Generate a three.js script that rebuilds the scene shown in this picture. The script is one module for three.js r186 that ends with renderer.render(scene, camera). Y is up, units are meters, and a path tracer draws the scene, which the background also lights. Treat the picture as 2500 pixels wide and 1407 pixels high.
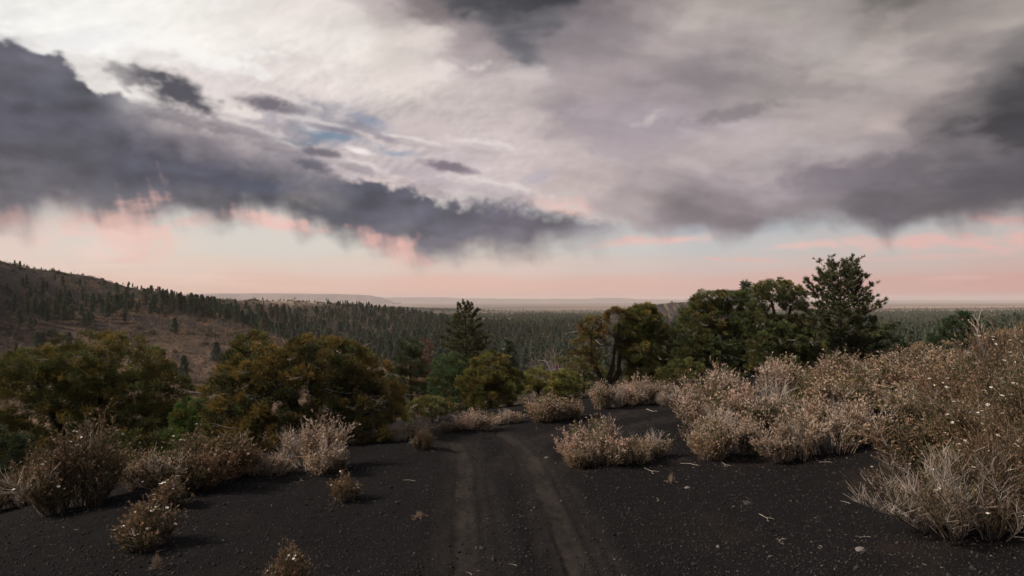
import * as THREE from 'three';

// ------------------------------------------------------------------ camera, sun, exposure
const scene = new THREE.Scene();
const EYE = 3.4;                                            // the picture is taken from well above the cinder
const camera = new THREE.PerspectiveCamera(45.77, 16 / 9, 0.1, 60000);
camera.position.set(0, EYE, 0);
camera.rotation.set(THREE.MathUtils.degToRad(1.0), 0, 0);
scene.add(camera);
const renderer = new THREE.WebGLRenderer({ antialias: true });
renderer.toneMapping = THREE.LinearToneMapping;
renderer.toneMappingExposure = 1.25;
renderer.shadowMap.enabled = true;

// low evening sun behind thin cloud, up on the left: soft, slightly warm
const sun = new THREE.DirectionalLight(new THREE.Color(1.0, 0.84, 0.68), 4.6);
sun.name = 'sun';
{
  const az = THREE.MathUtils.degToRad(-96), el = THREE.MathUtils.degToRad(36);
  sun.position.set(Math.sin(az) * Math.cos(el), Math.sin(el), -Math.cos(az) * Math.cos(el)).multiplyScalar(300);
}
sun.castShadow = true;
sun.shadow.radius = 14;
sun.shadow.mapSize.set(4096, 4096);
Object.assign(sun.shadow.camera, { left: -60, right: 60, top: 60, bottom: -60, near: 1, far: 900 });
scene.add(sun); scene.add(sun.target);

// ------------------------------------------------------------------ small tools
let seed = 12345;
const rnd = () => { seed = (seed + 0x6d2b79f5) | 0; let t = Math.imul(seed ^ (seed >>> 15), 1 | seed); t = (t + Math.imul(t ^ (t >>> 7), 61 | t)) ^ t; return ((t ^ (t >>> 14)) >>> 0) / 4294967296; };
const reseed = (s) => { seed = (s * 7919 + 17) | 0; };
const rr = (a, b) => a + (b - a) * rnd();
const gauss = () => (rnd() + rnd() + rnd() + rnd() - 2) * 0.9;
const clamp = (x, a = 0, b = 1) => (x < a ? a : x > b ? b : x);
const sstep = (a, b, x) => { const t = clamp((x - a) / (b - a)); return t * t * (3 - 2 * t); };
const mix = (a, b, t) => a + (b - a) * t;
const lin = (c) => { c /= 255; return c <= 0.04045 ? c / 12.92 : Math.pow((c + 0.055) / 1.055, 2.4); };

const PERM = new Uint8Array(512), GX = new Float32Array(256), GY = new Float32Array(256);
{
  reseed(3);
  const p = [...Array(256).keys()];
  for (let i = 255; i > 0; i--) { const j = Math.floor(rnd() * (i + 1)); const t = p[i]; p[i] = p[j]; p[j] = t; }
  for (let i = 0; i < 512; i++) PERM[i] = p[i & 255];
  for (let i = 0; i < 256; i++) { const a = i / 256 * 2 * Math.PI; GX[i] = Math.cos(a); GY[i] = Math.sin(a); }
}
function noise(x, y) {                                       // gradient noise, about -0.7 .. 0.7
  const xi = Math.floor(x), yi = Math.floor(y), fx = x - xi, fy = y - yi, X = xi & 255, Y = yi & 255;
  const u = fx * fx * fx * (fx * (fx * 6 - 15) + 10), v = fy * fy * fy * (fy * (fy * 6 - 15) + 10);
  const a = PERM[PERM[X] + Y], b = PERM[PERM[X + 1] + Y], c = PERM[PERM[X] + Y + 1], d = PERM[PERM[X + 1] + Y + 1];
  const n0 = GX[a] * fx + GY[a] * fy, n1 = GX[b] * (fx - 1) + GY[b] * fy, n2 = GX[c] * fx + GY[c] * (fy - 1), n3 = GX[d] * (fx - 1) + GY[d] * (fy - 1);
  return (n0 + (n1 - n0) * u) * (1 - v) + (n2 + (n3 - n2) * u) * v;
}
function fbm(x, y, n) { let s = 0, a = 1, t = 0; for (let i = 0; i < n; i++) { s += noise(x, y) * a; t += a; a *= 0.52; const k = x * 1.6 - y * 1.2 + 13.7; y = x * 1.2 + y * 1.6 + 7.1; x = k; } return s / t * 1.6; }
function fbmh(x, y, n) { let s = 0, a = 1, t = 0; for (let i = 0; i < n; i++) { s += noise(x, y) * a; t += a; a *= 0.54; x = x * 2.03 + 13.7; y = y * 2.03 + 7.1; } return s / t * 1.6; }   // keeps its direction: for streaks
function curve(pts, x) {                                     // smooth curve through [x, y] points, flat past its ends
  if (x <= pts[0][0]) return pts[0][1];
  for (let i = 1; i < pts.length; i++) if (x < pts[i][0]) { const t = (x - pts[i - 1][0]) / (pts[i][0] - pts[i - 1][0]); return mix(pts[i - 1][1], pts[i][1], t * t * (3 - 2 * t)); }
  return pts[pts.length - 1][1];
}

// ------------------------------------------------------------------ sky: clear air, thin pink cloud, a pale broken deck and two dark rain clouds with ragged hems.
// Everything is a function of azimuth (degrees right of north, the way the track runs) and elevation.
const CLEAR = [[-36.9,5.1,214,208,204],[-21.3,6.0,215,214,212],[-8.5,6.4,214,214,212],[8.5,6.4,186,194,200],[18.3,6.1,168,182,196],[29.7,5.6,180,184,190],[36.9,5.1,190,184,184],[-36.9,3.6,224,214,206],[-29.7,4.0,224,214,208],[-18.3,4.3,214,214,210],[-5.1,4.5,214,210,206],[8.5,4.5,200,202,202],[18.3,4.3,190,194,198],[29.7,4.0,196,190,188],[36.9,3.6,200,186,182],[-36.9,2.3,230,210,198],[-27.0,2.5,228,208,196],[-15.1,2.7,224,206,196],[-1.7,2.8,220,202,194],[8.5,2.8,212,196,190],[18.3,2.7,206,190,186],[29.7,2.5,202,184,178],[36.9,2.3,204,176,170],[-29.7,1.3,230,200,184],[-18.3,1.4,228,194,178],[-5.1,1.5,226,188,174],[8.5,1.4,220,182,170],[21.3,1.4,214,176,166],[29.7,1.3,208,168,158],[36.9,1.2,206,160,152],[-29.7,0.1,230,194,176],[-18.3,0.1,228,188,172],[-5.1,0.1,226,180,166],[8.5,0.1,222,174,162],[21.3,0.1,214,166,156],[29.7,0.1,206,158,150],[36.9,0.1,202,150,144]];
const DECK = [[-37.1,19.5,240,238,236],[-31.1,20.8,246,242,240],[-24.4,22.0,240,235,232],[-16.8,23.0,228,218,215],[-11.9,23.4,190,178,178],[-6.9,23.7,140,128,132],[-1.7,23.9,94,96,106],[2.8,23.9,76,82,92],[6.9,23.7,140,130,136],[11.9,23.4,160,148,152],[16.8,23.0,178,168,165],[22.9,22.2,172,163,160],[29.9,21.0,124,118,116],[33.6,20.2,150,142,140],[37.1,19.5,165,155,152],[-37.0,17.0,218,214,218],[-31.1,18.1,248,245,243],[-24.4,19.2,242,236,232],[-16.8,20.1,240,231,227],[-8.6,20.7,222,210,206],[-3.5,20.9,165,152,156],[1.7,20.9,112,112,122],[6.9,20.8,150,140,146],[11.9,20.5,168,156,158],[18.4,19.9,165,154,156],[24.4,19.2,172,164,162],[31.1,18.1,185,173,170],[34.8,17.4,160,150,150],[37.0,17.0,125,120,122],[-37.0,14.4,225,218,218],[-31.1,15.4,235,228,226],[-24.3,16.3,215,205,205],[-16.8,17.1,222,210,208],[-8.6,17.6,228,216,212],[0.0,17.8,205,192,192],[8.6,17.6,170,157,162],[15.2,17.2,150,141,146],[21.4,16.6,158,149,150],[27.1,16.0,172,162,160],[32.3,15.2,182,169,167],[35.2,14.7,130,124,128],[37.0,14.4,85,86,94],[-37.0,11.8,190,180,182],[-31.1,12.6,190,178,180],[-24.3,13.4,205,192,192],[-19.0,13.8,175,164,170],[-15.2,14.1,150,150,164],[-10.2,14.4,200,188,188],[0.0,14.6,203,189,190],[6.9,14.5,165,153,162],[11.9,14.3,158,148,156],[16.8,14.0,172,160,165],[24.3,13.4,180,168,167],[29.8,12.7,187,172,170],[33.5,12.3,140,132,136],[35.9,11.9,80,82,90],[37.0,11.8,70,72,84],[-24.3,11.3,170,158,164],[-16.8,11.8,160,152,160],[-11.9,12.1,195,182,184],[-5.2,12.3,190,176,180],[1.7,12.3,205,190,190],[8.6,12.2,180,167,172],[16.8,11.8,182,168,170],[24.3,11.3,176,164,167],[29.8,10.7,168,156,160],[33.5,10.3,130,123,130],[37.0,9.9,92,91,100],[-21.4,9.3,150,142,150],[-13.5,9.7,185,172,176],[-8.6,9.9,178,165,172],[-1.7,10.0,198,184,186],[5.2,9.9,196,180,180],[11.9,9.8,178,165,170],[18.3,9.5,166,154,160],[24.3,9.1,135,127,136],[29.8,8.7,125,118,128],[34.7,8.2,105,102,112],[36.9,8.0,100,98,108],[-11.9,7.8,190,178,182],[-3.4,7.9,198,186,190],[1.7,8.0,205,190,192],[10.2,7.8,176,163,166],[16.7,7.6,150,140,146],[22.8,7.3,145,136,142],[28.4,7.0,120,114,124],[33.5,6.7,118,112,120],[36.9,6.4,128,120,126],[-5.2,6.6,190,180,184],[5.2,6.6,190,176,178],[17.7,6.3,140,130,138],[29.2,5.8,112,106,118],[36.9,5.3,150,138,142]];
const BAND = [[-37.0,15.7,92,90,98],[-37.0,11.8,88,86,95],[-36.9,7.7,102,98,104],[-36.9,5.0,125,118,120],[-33.5,13.6,86,86,96],[-32.3,9.6,90,88,96],[-32.3,6.2,112,106,110],[-27.1,12.5,100,97,106],[-27.1,9.5,84,85,96],[-25.7,6.6,105,101,107],[-21.4,11.8,110,104,114],[-20.8,9.7,76,80,93],[-18.3,7.6,90,89,99],[-15.1,9.6,84,88,102],[-13.5,7.7,80,82,95],[-11.9,5.8,104,100,108],[-6.9,7.2,96,94,106],[-6.8,4.5,112,106,114],[0.0,6.6,108,102,114],[1.7,4.6,128,120,126],[7.9,5.5,140,130,138]];
const BAND_TOP = [[-37.0,16.7],[-35.7,16.9],[-34.5,16.4],[-32.8,16.1],[-31.1,15.0],[-29.0,13.9],[-26.6,13.6],[-23.7,13.4],[-20.8,12.6],[-18.3,11.6],[-16.1,10.5],[-13.2,9.5],[-9.9,8.8],[-6.5,7.9],[0.0,7.5],[5.2,6.7],[8.5,5.9],[10.5,4.5]];
const BAND_HEM = [[-36.9,4.3],[-35.6,4.8],[-34.2,6.5],[-32.3,6.2],[-31.3,5.5],[-28.9,5.6],[-26.2,6.5],[-24.3,6.0],[-23.0,5.6],[-21.3,6.9],[-18.9,6.7],[-16.4,5.7],[-13.2,4.8],[-10.2,4.1],[-6.5,3.2],[-3.4,4.0],[1.0,3.6],[3.4,4.5],[7.9,5.0],[10.5,5.3]];
const EAST_HEM = [[-5.8,8.6],[-1.7,8.3],[5.2,8.9],[8.5,6.5],[11.9,5.8],[15.1,6.2],[17.7,5.3],[21.3,6.2],[25.7,6.3],[29.2,5.4],[31.8,5.8],[34.7,5.9],[36.9,6.0]];
for (const a of [-52, -68, -90, -120, -150, 180, 150, 120, 90, 66, 50]) {           // unseen sky all round, its low cloud set darker than in view
  const w = clamp((Math.abs(a) - 45) / 50);
  CLEAR.push([a, 0.1, 214, 172, 160], [a, 1.4, 212, 178, 168], [a, 2.7, 208, 190, 184], [a, 4.4, 200, 196, 194], [a, 6.2, 186, 188, 192]);
  for (const e of [6, 9, 12, 15, 18, 23]) { const g = mix(a < 0 ? 112 : 92, 108, w) + (e > 17 ? (e - 15) * 4 : 0); DECK.push([a, e, g + 2, g, g + 7]); }
}
for (const a of [-150, -110, -70, -30, 10, 50, 90, 130, 170]) for (const e of [31, 42, 58, 75, 88]) {  // unseen sky overhead, brightened to light the near sides of the trees
  const g = 176 + 44 * Math.exp(-(((a + 48) / 42) ** 2) - (((e - 32) / 22) ** 2));
  DECK.push([a, e, g + 5, g - 1, g]);
}
BAND.push([-48, 12, 96, 93, 100], [-48, 6, 112, 106, 108], [-60, 10, 104, 100, 106]);
BAND_TOP.unshift([-75, 15], [-55, 17.5]); BAND_HEM.unshift([-75, 5], [-55, 5], [-44, 4.2]);
EAST_HEM.push([42, 6.2], [50, 5.4], [60, 6.2], [75, 5.2], [95, 6.4], [120, 5.5], [150, 6.3], [180, 5.8]);

function sheet(nodes, sx, sy, p) {                           // smooth colours between scattered nodes, on a half degree grid, read back with bilinear weights
  const W = 720, H = 181, f = new Float32Array(W * (H + 1) * 3), ns = nodes.map(([a, e, r, g, b]) => [a, e, lin(r), lin(g), lin(b)]);
  for (let j = 0; j < H; j++) for (let i = 0; i < W; i++) {
    const a = i / 2 - 180, e = j / 2, s = 1 / (1 + (e / 40) ** 2);
    let r = 0, g = 0, b = 0, t = 1e-12;
    for (const n of ns) {
      let da = Math.abs(n[0] - a); if (da > 180) da = 360 - da; da *= s / sx;
      const de = (n[1] - e) / sy, q = da * da + de * de;
      if (q > 90) continue;
      const w = 1 / Math.pow(q + 0.12, p);
      r += n[2] * w; g += n[3] * w; b += n[4] * w; t += w;
    }
    const o = (j * W + i) * 3; f[o] = r / t; f[o + 1] = g / t; f[o + 2] = b / t;
  }
  return (a, e, out) => {
    const x = (((a + 180) * 2) % 720 + 720) % 720, y = clamp(e * 2, 0, 179.99), i = Math.floor(x), j = Math.floor(y), fx = x - i, fy = y - j, i1 = (i + 1) % 720;
    for (let c = 0; c < 3; c++) out[c] = mix(mix(f[(j * 720 + i) * 3 + c], f[(j * 720 + i1) * 3 + c], fx), mix(f[((j + 1) * 720 + i) * 3 + c], f[((j + 1) * 720 + i1) * 3 + c], fx), fy);
  };
}
const clearAt = sheet(CLEAR, 7, 1.1, 2.2), deckAt = sheet(DECK, 6, 2.8, 2.25), bandAt = sheet(BAND, 5, 2.4, 2.4);
// single clouds: azimuth, elevation, half width, half height, tilt in degrees, colour, strength, raggedness
const WISPS = [                                              // lit thin cloud, below and between the rain clouds
  [-29.4, 4.7, 3.6, 1.3, -12, 237, 191, 180, 0.77, 1.2], [-30.6, 3.6, 4, 1, 0, 237, 205, 195, 0.63, 1.2], [-36.5, 4, 3, 0.9, 5, 235, 204, 195, 0.54, 1.2], [-34.2, 5.9, 1.8, 0.5, 0, 205, 199, 195, 0.54, 1], [-19.6, 6, 3.2, 0.62, -9, 239, 195, 186, 0.81, 1], [-24.6, 5.9, 2.2, 0.42, 3, 235, 199, 190, 0.68, 1],
  [-10.6, 4.5, 2.6, 0.75, -17, 239, 191, 180, 0.85, 1.1], [-8.6, 3.7, 2.2, 0.45, -14, 237, 190, 179, 0.72, 1.1], [4.6, 8.2, 3.6, 0.95, -14, 235, 205, 197, 0.77, 1], [8.2, 7.7, 3.6, 1.15, -4, 229, 187, 179, 0.72, 1.2], [4.4, 7.5, 3.4, 0.6, -14, 239, 199, 188, 0.72, 1.1],
  [13.2, 5, 4.2, 0.42, 4, 235, 191, 183, 0.81, 0.9], [8.4, 4.7, 3.4, 0.38, 2, 231, 192, 184, 0.68, 0.9], [23.5, 4.2, 5, 0.36, 3, 231, 194, 184, 0.72, 0.9], [30.5, 4.5, 8, 0.85, 2, 225, 187, 180, 0.68, 1.2], [35.0, 4.1, 6.5, 1.25, -4, 227, 181, 174, 0.77, 1.2], [30.5, 3.1, 6, 0.28, 0, 223, 183, 175, 0.54, 0.9], [44, 4.2, 9, 0.9, 0, 221, 182, 175, 0.54, 1.1],
  [19.6, 3.1, 2.3, 0.14, -3, 229, 181, 173, 0.72, 0.7], [16.6, 3.3, 0.8, 0.14, -8, 231, 181, 173, 0.72, 0.7], [33.4, 1.5, 2.4, 0.18, 2, 225, 183, 174, 0.54, 0.8], [-26.5, 1.75, 6, 0.16, -1, 241, 210, 196, 0.45, 0.8], [-23, 1.2, 7, 0.22, -2, 239, 207, 192, 0.32, 0.9], [-31, 2.4, 2.4, 0.16, 1, 243, 214, 201, 0.45, 0.7],
];
const RAINLIT = [[-29.2, 5.2, 2.9, 1.7, 78, 234, 190, 180, 0.6, 1.1], [-27.2, 4.3, 1.8, 1.0, 60, 238, 198, 186, 0.4, 1.1], [-30.6, 4.0, 2.4, 0.9, 20, 240, 214, 204, 0.45, 1.1], [-8.9, 3.9, 1.9, 0.7, 35, 236, 190, 180, 0.6, 1.1], [-11.2, 4.9, 2.0, 0.5, -18, 238, 186, 174, 0.6, 1.1], [-19.3, 6.3, 2.8, 0.5, -10, 242, 198, 188, 0.6, 1.1], [-36.6, 5.2, 2.2, 0.7, 5, 220, 172, 164, 0.4, 1.0]];   // sunlit rain in front of the cloud
const GAPS = [[-18.6, 12.4, 2.6, 0.75, -7, 92, 116, 136, 0.75, 1.1], [-14.2, 12.9, 3.0, 0.7, -9, 108, 136, 160, 0.8, 1.1], [-11.4, 14.3, 2.4, 0.55, -22, 128, 142, 168, 0.6, 1.1], [-9.9, 12.1, 1.9, 0.4, -5, 122, 150, 172, 0.7, 1.0], [-21.4, 13.2, 1.4, 0.4, 0, 104, 118, 136, 0.6, 1.0], [2.2, 10.2, 1.6, 0.6, 10, 176, 172, 186, 0.5, 1.1]];
const LIT = [[-25.5, 18.4, 5.5, 1.3, -6, 252, 249, 246, 0.85, 1.2], [-32.2, 17.7, 2.6, 0.8, 10, 240, 238, 238, 0.8, 1.2], [-22.4, 14.55, 3.2, 0.5, -6, 242, 232, 226, 0.75, 1.2], [-12.3, 12.0, 1.3, 0.38, -10, 246, 236, 232, 0.9, 1.0], [-9.8, 9.6, 3.4, 0.8, -12, 232, 214, 208, 0.7, 1.3], [-16.4, 14.0, 2.6, 0.6, -8, 226, 216, 214, 0.7, 1.2], [-7.2, 13.9, 3.6, 1.1, -10, 206, 192, 190, 0.8, 0.9], [-5.2, 18.6, 2.6, 0.7, 14, 236, 224, 220, 0.6, 1.2], [11.2, 14.7, 1.5, 0.45, 20, 212, 202, 198, 0.55, 1.4], [-4.5, 13.0, 2.2, 0.45, -12, 214, 198, 196, 0.6, 1.0]];
const GREY = [[-21.8, 13.2, 4.0, 0.5, -12, 150, 141, 147, 0.75, 1.0], [-25.5, 13.4, 4.2, 0.7, -8, 132, 124, 131, 0.75, 1.0], [-19.2, 12.1, 3.0, 0.4, -10, 158, 146, 150, 0.7, 1.0], [-12.4, 10.6, 2.2, 0.5, -14, 138, 130, 140, 0.7, 1.0], [-9.0, 13.0, 3.2, 0.3, -8, 172, 160, 164, 0.6, 1.0], [-3.0, 12.6, 3.4, 0.5, -6, 176, 163, 168, 0.5, 1.0], [-1.5, 9.2, 4.0, 0.6, -10, 172, 158, 166, 0.55, 1.0],
  [-26.2, 15.4, 3.6, 1.25, -12, 84, 83, 92, 1.0, 0.8], [-19.4, 15.2, 3.4, 0.62, -10, 116, 110, 119, 1.0, 0.8], [-29.6, 15.9, 2, 0.8, -12, 104, 100, 108, 0.7, 1.0], [-15.4, 11.75, 2.3, 0.42, -7, 112, 107, 117, 0.95, 0.8], [-16.2, 10.7, 1.8, 0.6, -16, 98, 98, 110, 0.9, 1.0], [-5.6, 11.1, 2.7, 0.5, -9, 126, 117, 127, 1.0, 0.8], [-7.4, 9.2, 2.6, 0.5, -16, 150, 139, 148, 0.6, 1.2], [-14.6, 13.6, 2.8, 0.24, -8, 128, 124, 138, 0.7, 0.9], [-11.8, 13.7, 2.4, 0.34, -16, 142, 136, 150, 0.7, 1.0], [17.6, 14.75, 5.2, 0.62, 3, 132, 124, 128, 0.8, 1.0], [22.8, 15.8, 6, 0.7, -6, 146, 138, 140, 0.5, 1.0], [26, 9.0, 6, 0.9, -4, 126, 118, 128, 0.5, 1.0], [10, 12.8, 4, 1.6, 12, 164, 152, 160, 0.45, 1.1]];
const RIMS = GREY.slice(0, 9).map((c) => [c[0] + 0.2, c[1] + c[3] * 0.55, c[2] * 1.02, c[3] * 0.95, c[4], 236, 226, 222, 0.6, c[9]]);   // the sunny tops of the grey ones
for (const L of [WISPS, RIMS, RAINLIT, GAPS, LIT, GREY]) for (const c of L) { const t = c[4] * Math.PI / 180; c.push(Math.cos(t), Math.sin(t), lin(c[5]), lin(c[6]), lin(c[7]), Math.max(c[2], c[3]) * 1.9 + 1); }
function lay(list, a, e, wx, wy, fine, o, from = 1.4, to = 0.1) {
  for (const c of list) {
    const da = a - c[0], de = e - c[1];
    if (da > c[15] || da < -c[15] || de > c[15] || de < -c[15]) continue;
    const x = (da * c[10] + de * c[11]) / c[2] + wx * 0.5 * c[9], y = (de * c[10] - da * c[11]) / c[3] + wy * 0.9 * c[9];
    const q = Math.sqrt(x * x + y * y) + fine * 0.75 * c[9];
    if (q > from) continue;
    const k = c[8] * sstep(from, to, q);
    o[0] = mix(o[0], c[12], k); o[1] = mix(o[1], c[13], k); o[2] = mix(o[2], c[14], k);
  }
}
const HUE = [1.0, 1.012, 0.99], COLD = [0.86, 0.91, 0.985];
const AIR = 1 / renderer.toneMappingExposure;                // the sky is given as the picture shows it
const SKY = { w: 4096, h: 2048 }, skyPixels = new Float32Array(SKY.w * SKY.h * 4);
{
  const o = [0, 0, 0], c = [0, 0, 0];
  const colour = (a, e) => {
    const inView = Math.abs(a) < 46 && e < 30, N = inView ? 6 : 3;
    // the air itself bends every cloud: slow warps, then finer ones
    const tilt = clamp(a / 60, -0.35, 0.28), re = e + a * tilt * 0.8;
    const w1 = fbm(a * 0.11 + 31, e * 0.26 + 5, N), w2 = fbm(a * 0.12 - 17, e * 0.24 + 44, N), fine = fbm(a * 0.6 + 3 + w1, e * 1.1 - 9 + w2, N - 1), st = fbmh(a * 0.07 + 71 + w1 * 0.6, re * 0.55 + 3 + w2 * 0.5, N - 2);
    clearAt(a + w1 * 1.2, Math.max(0, e + w2 * 0.25), o);
    { const m = (o[0] + o[1] + o[2]) / 3; const g = 0.34 * sstep(1.5, 4.5, e); o[0] = mix(o[0], m * 1.03, g); o[1] = mix(o[1], m, g); o[2] = mix(o[2], m * 0.97, g); { const p = sstep(1.5, 3.5, e) * mix(0.5, 1, sstep(12, 2, a)); o[0] *= 1 + 0.015 * p; o[1] *= 1 - 0.025 * p; o[2] *= 1 - 0.075 * p; } if (e < 4) { const p = 0.045 * sstep(4, 0.5, e); o[1] *= 1 - p; o[2] *= 1 - p * 1.3; } }
    lay(WISPS, a, e, w1, w2 * 1.2 + st * 1.1, fine * 0.9 + st * 0.9, o);
    // rain hangs below the clouds in curtains: some long, some hardly there
    const lean = a + (e - 5) * 0.25, curtain = fbmh(lean * 0.34 + 2, e * 0.05 + 8, 2), comb = fbmh(lean * 1.3 + 11, e * 0.13 + 4, N - 2), reach = 0.25 + 1.5 * Math.max(0, curtain + 0.25) ** 1.3;
    if (e > 2) {
      const hem = curve(EAST_HEM, a) + fbm(a * 0.3 + 5, e * 0.5, N) * 0.7 + fine * 0.2 - 0.15, down = (hem - e) - comb * reach * 0.5;
      const soft = a < 9 ? 1.6 : 0.6 + reach * 1.2, k = sstep(soft, -0.35 - 0.4 * soft, down) * (a < -6 ? sstep(5.6, 8.8, e + w1 * 2) : 1);
      if (k > 0) {
        deckAt(a + w1 * 5.2 + st * 1.5 + fine * 0.9, Math.max(4, e + w2 * 2.0 + st * 0.6 + fine * 0.45), c);
        // heaped cloud: bright towards the sun (up and left), grey away from it
        const heap = inView ? (0.25 + 0.75 * Math.exp(-(((a + 12) / 13) ** 2) - (((e - 12.5) / 4.2) ** 2)) + 0.2 * Math.exp(-(((a + 26) / 9) ** 2) - (((e - 17.5) / 2.2) ** 2))) : 0.2;
        const hx = a * 0.42 + w2 * 0.45, hy = re * 0.8 + w1 * 0.35, relief = Math.abs(fbm(hx + 0.12, hy - 0.14, N - 2)) - Math.abs(fbm(hx, hy, N - 2)) + 0.5 * (fbm(hx * 0.6, hy * 0.6, N) - fbm(hx * 0.6 + 0.14, hy * 0.6 - 0.16, N));
        const broad = fbm(a * 0.075 + 12 + w2 * 0.3, re * 0.21 - 4 + w1 * 0.3, 3);
        const grain = 1 + 0.17 * st + 0.07 * fine + 0.10 * w2 + 0.36 * heap * relief + broad * mix(0.15, 0.28, sstep(-14, 6, a));
        const m = (c[0] + c[1] + c[2]) / 3, deep = m < 0.42 ? Math.max(0.055, 0.42 + (m - 0.42) * 1.22) / m : 1;
        for (let i = 0; i < 3; i++) o[i] = mix(o[i], HUE[i] * c[i] * deep * grain, k);
      }
      if (e > 7 && inView) {
        lay(GAPS, a, e, w1, w2, fine * 1.1 + st * 0.5, o);
        lay(LIT, a, e, w1, w2, fine * 1.2 + 0.25 * w2 + 0.4 * Math.abs(fbm(a * 0.9 + 7, e * 1.5, 4)), o, 1.3, 0.2);
        const rag = fine * 0.8 + 0.55 * fbm(a * 1.3 + 50, e * 2.1, 4);
        lay(RIMS, a, e, w1, w2 + 0.3 * st, rag * 1.1, o, 1.35, 0.5);
        lay(GREY, a, e, w1, w2 + 0.3 * st, rag * 0.9, o, 1.2, 0.35);
      }
    }
    // dark rain cloud coming in from the left, billowed on top, ragged below
    if (a < 14 && a > -78 && e < 20) {
      const puff = Math.abs(fbm(a * 0.3 + 9, e * 0.42, N)), puff2 = fbm(a * 0.16 - 3, e * 0.3 + 2, N);
      const top = curve(BAND_TOP, a) - puff * 1.7 + puff2 * 1.5 + fine * 0.3 + 0.35;
      const hem = curve(BAND_HEM, a) + fbm(a * 0.3 + 25, e * 0.5, N) * 0.8 + fine * 0.25 + 0.35, down = (hem - e) - comb * reach * 0.5;
      const edge = 0.3 + 1.5 * sstep(-30, -25, a) * (1 - sstep(-17, -12, a)) + 0.5 * sstep(-9, 0, a), soft = 0.75 + reach * 1.5;
      const thin = 1 - 0.5 * sstep(-32, -27, a) * sstep(-12, -18, a) * sstep(top - 3.6, top - 0.6, e + w2);
      const k = thin * sstep(top + edge, top - edge, e + 0.35 * Math.abs(fbm(a * 1.1, e * 1.6 + 4, 4)) - 0.1) * sstep(soft, -0.4 - soft * 0.5, down) * sstep(11.5, 3, a + w1 * 3) * 0.97;
      if (k > 0) {
        bandAt(a + w2 * 3.2 + fine * 0.8, Math.max(3, e + w1 * 1.6 + fine * 0.4), c);
        const lump = fbm(a * 0.24 + 60, e * 0.45 + 20, N - 1), lump2 = fbm(a * 0.24 + 60.2, e * 0.45 + 19.75, N - 1);
        const grain = (1 + 0.10 * fine + 0.30 * w1 + 0.16 * puff2 + 0.10 * comb * sstep(9, 5, e) + 0.55 * (lump - lump2)) * (0.93 + 0.1 * sstep(-20, -34, a));
        for (let i = 0; i < 3; i++) o[i] = mix(o[i], c[i] * COLD[i] * grain, k);
      }
      if (inView) lay(RAINLIT, a, e, w1, w2 + st, fine * 1.1 + comb * 0.9 + 0.25 * w2, o);
    }
  };
  const other = [0, 0, 0];
  for (let j = SKY.h / 2; j < SKY.h; j++) {
    const e = ((j + 0.5) / SKY.h - 0.5) * 180;
    for (let i = 0; i < SKY.w; i++) {
      let a = ((i + 0.5) / SKY.w - 0.25) * 360; if (a > 180) a -= 360;
      const inFrame = Math.abs(a) < 48 && e < 32, p = (j * SKY.w + i) * 4;
      if (!inFrame && ((i & 3) || (j & 3))) {                // away from the view the sky is soft: every fourth pixel is enough
        const q = ((j & ~3) * SKY.w + (i & ~3)) * 4; skyPixels[p] = skyPixels[q]; skyPixels[p + 1] = skyPixels[q + 1]; skyPixels[p + 2] = skyPixels[q + 2]; skyPixels[p + 3] = 1;
        if (skyPixels[p] > 0) continue;
      }
      colour(a, e);
      if (Math.abs(a) > 150) { const k = sstep(150, 180, Math.abs(a)) / 2; other[0] = o[0]; other[1] = o[1]; other[2] = o[2]; colour(a - Math.sign(a) * 360, e); for (let n = 0; n < 3; n++) o[n] = mix(other[n], o[n], k); }
      skyPixels[p] = Math.max(o[0], 0.01) * AIR; skyPixels[p + 1] = Math.max(o[1], 0.01) * AIR; skyPixels[p + 2] = Math.max(o[2], 0.01) * AIR; skyPixels[p + 3] = 1;
    }
  }
  for (let j = 0; j < SKY.h / 2; j++) for (let i = 0; i < SKY.w; i++) { const p = (j * SKY.w + i) * 4; skyPixels[p] = 0.10; skyPixels[p + 1] = 0.085; skyPixels[p + 2] = 0.08; skyPixels[p + 3] = 1; }
}
const sky = new THREE.DataTexture(skyPixels, SKY.w, SKY.h, THREE.RGBAFormat, THREE.FloatType);
sky.mapping = THREE.EquirectangularReflectionMapping; sky.magFilter = THREE.LinearFilter; sky.minFilter = THREE.LinearFilter; sky.needsUpdate = true;
scene.background = sky; scene.environment = sky;
// ------------------------------------------------------------------ terrain: x to the right, d = distance along the view (-z). The camera stands on a cinder terrace that falls away ahead and to the left.
const FALL = [[16, 0], [20, 0.10], [25, 0.5], [30, 1.15], [40, 2.75], [60, 6.2], [100, 13], [150, 19.8], [220, 26], [320, 30.5], [500, 34], [1000, 38.5], [2000, 46], [4000, 60], [9000, 76], [30000, 96]];
function pline(p, x) { if (x <= p[0][0]) return p[0][1]; for (let i = 1; i < p.length; i++) if (x < p[i][0]) return mix(p[i - 1][1], p[i][1], (x - p[i - 1][0]) / (p[i][0] - p[i - 1][0])); return p[p.length - 1][1]; }
function spine(pts, x, d) {                                  // nearest point of a crest line: [distance, height there]
  let best = 1e9, bh = 0;
  for (let i = 1; i < pts.length; i++) {
    const [x0, d0, h0] = pts[i - 1], [x1, d1, h1] = pts[i], ux = x1 - x0, ud = d1 - d0, t = clamp(((x - x0) * ux + (d - d0) * ud) / (ux * ux + ud * ud));
    const q = Math.hypot(x - x0 - ux * t, d - d0 - ud * t);
    if (q < best) { best = q; bh = mix(h0, h1, t); }
  }
  return [best, bh];
}
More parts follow.
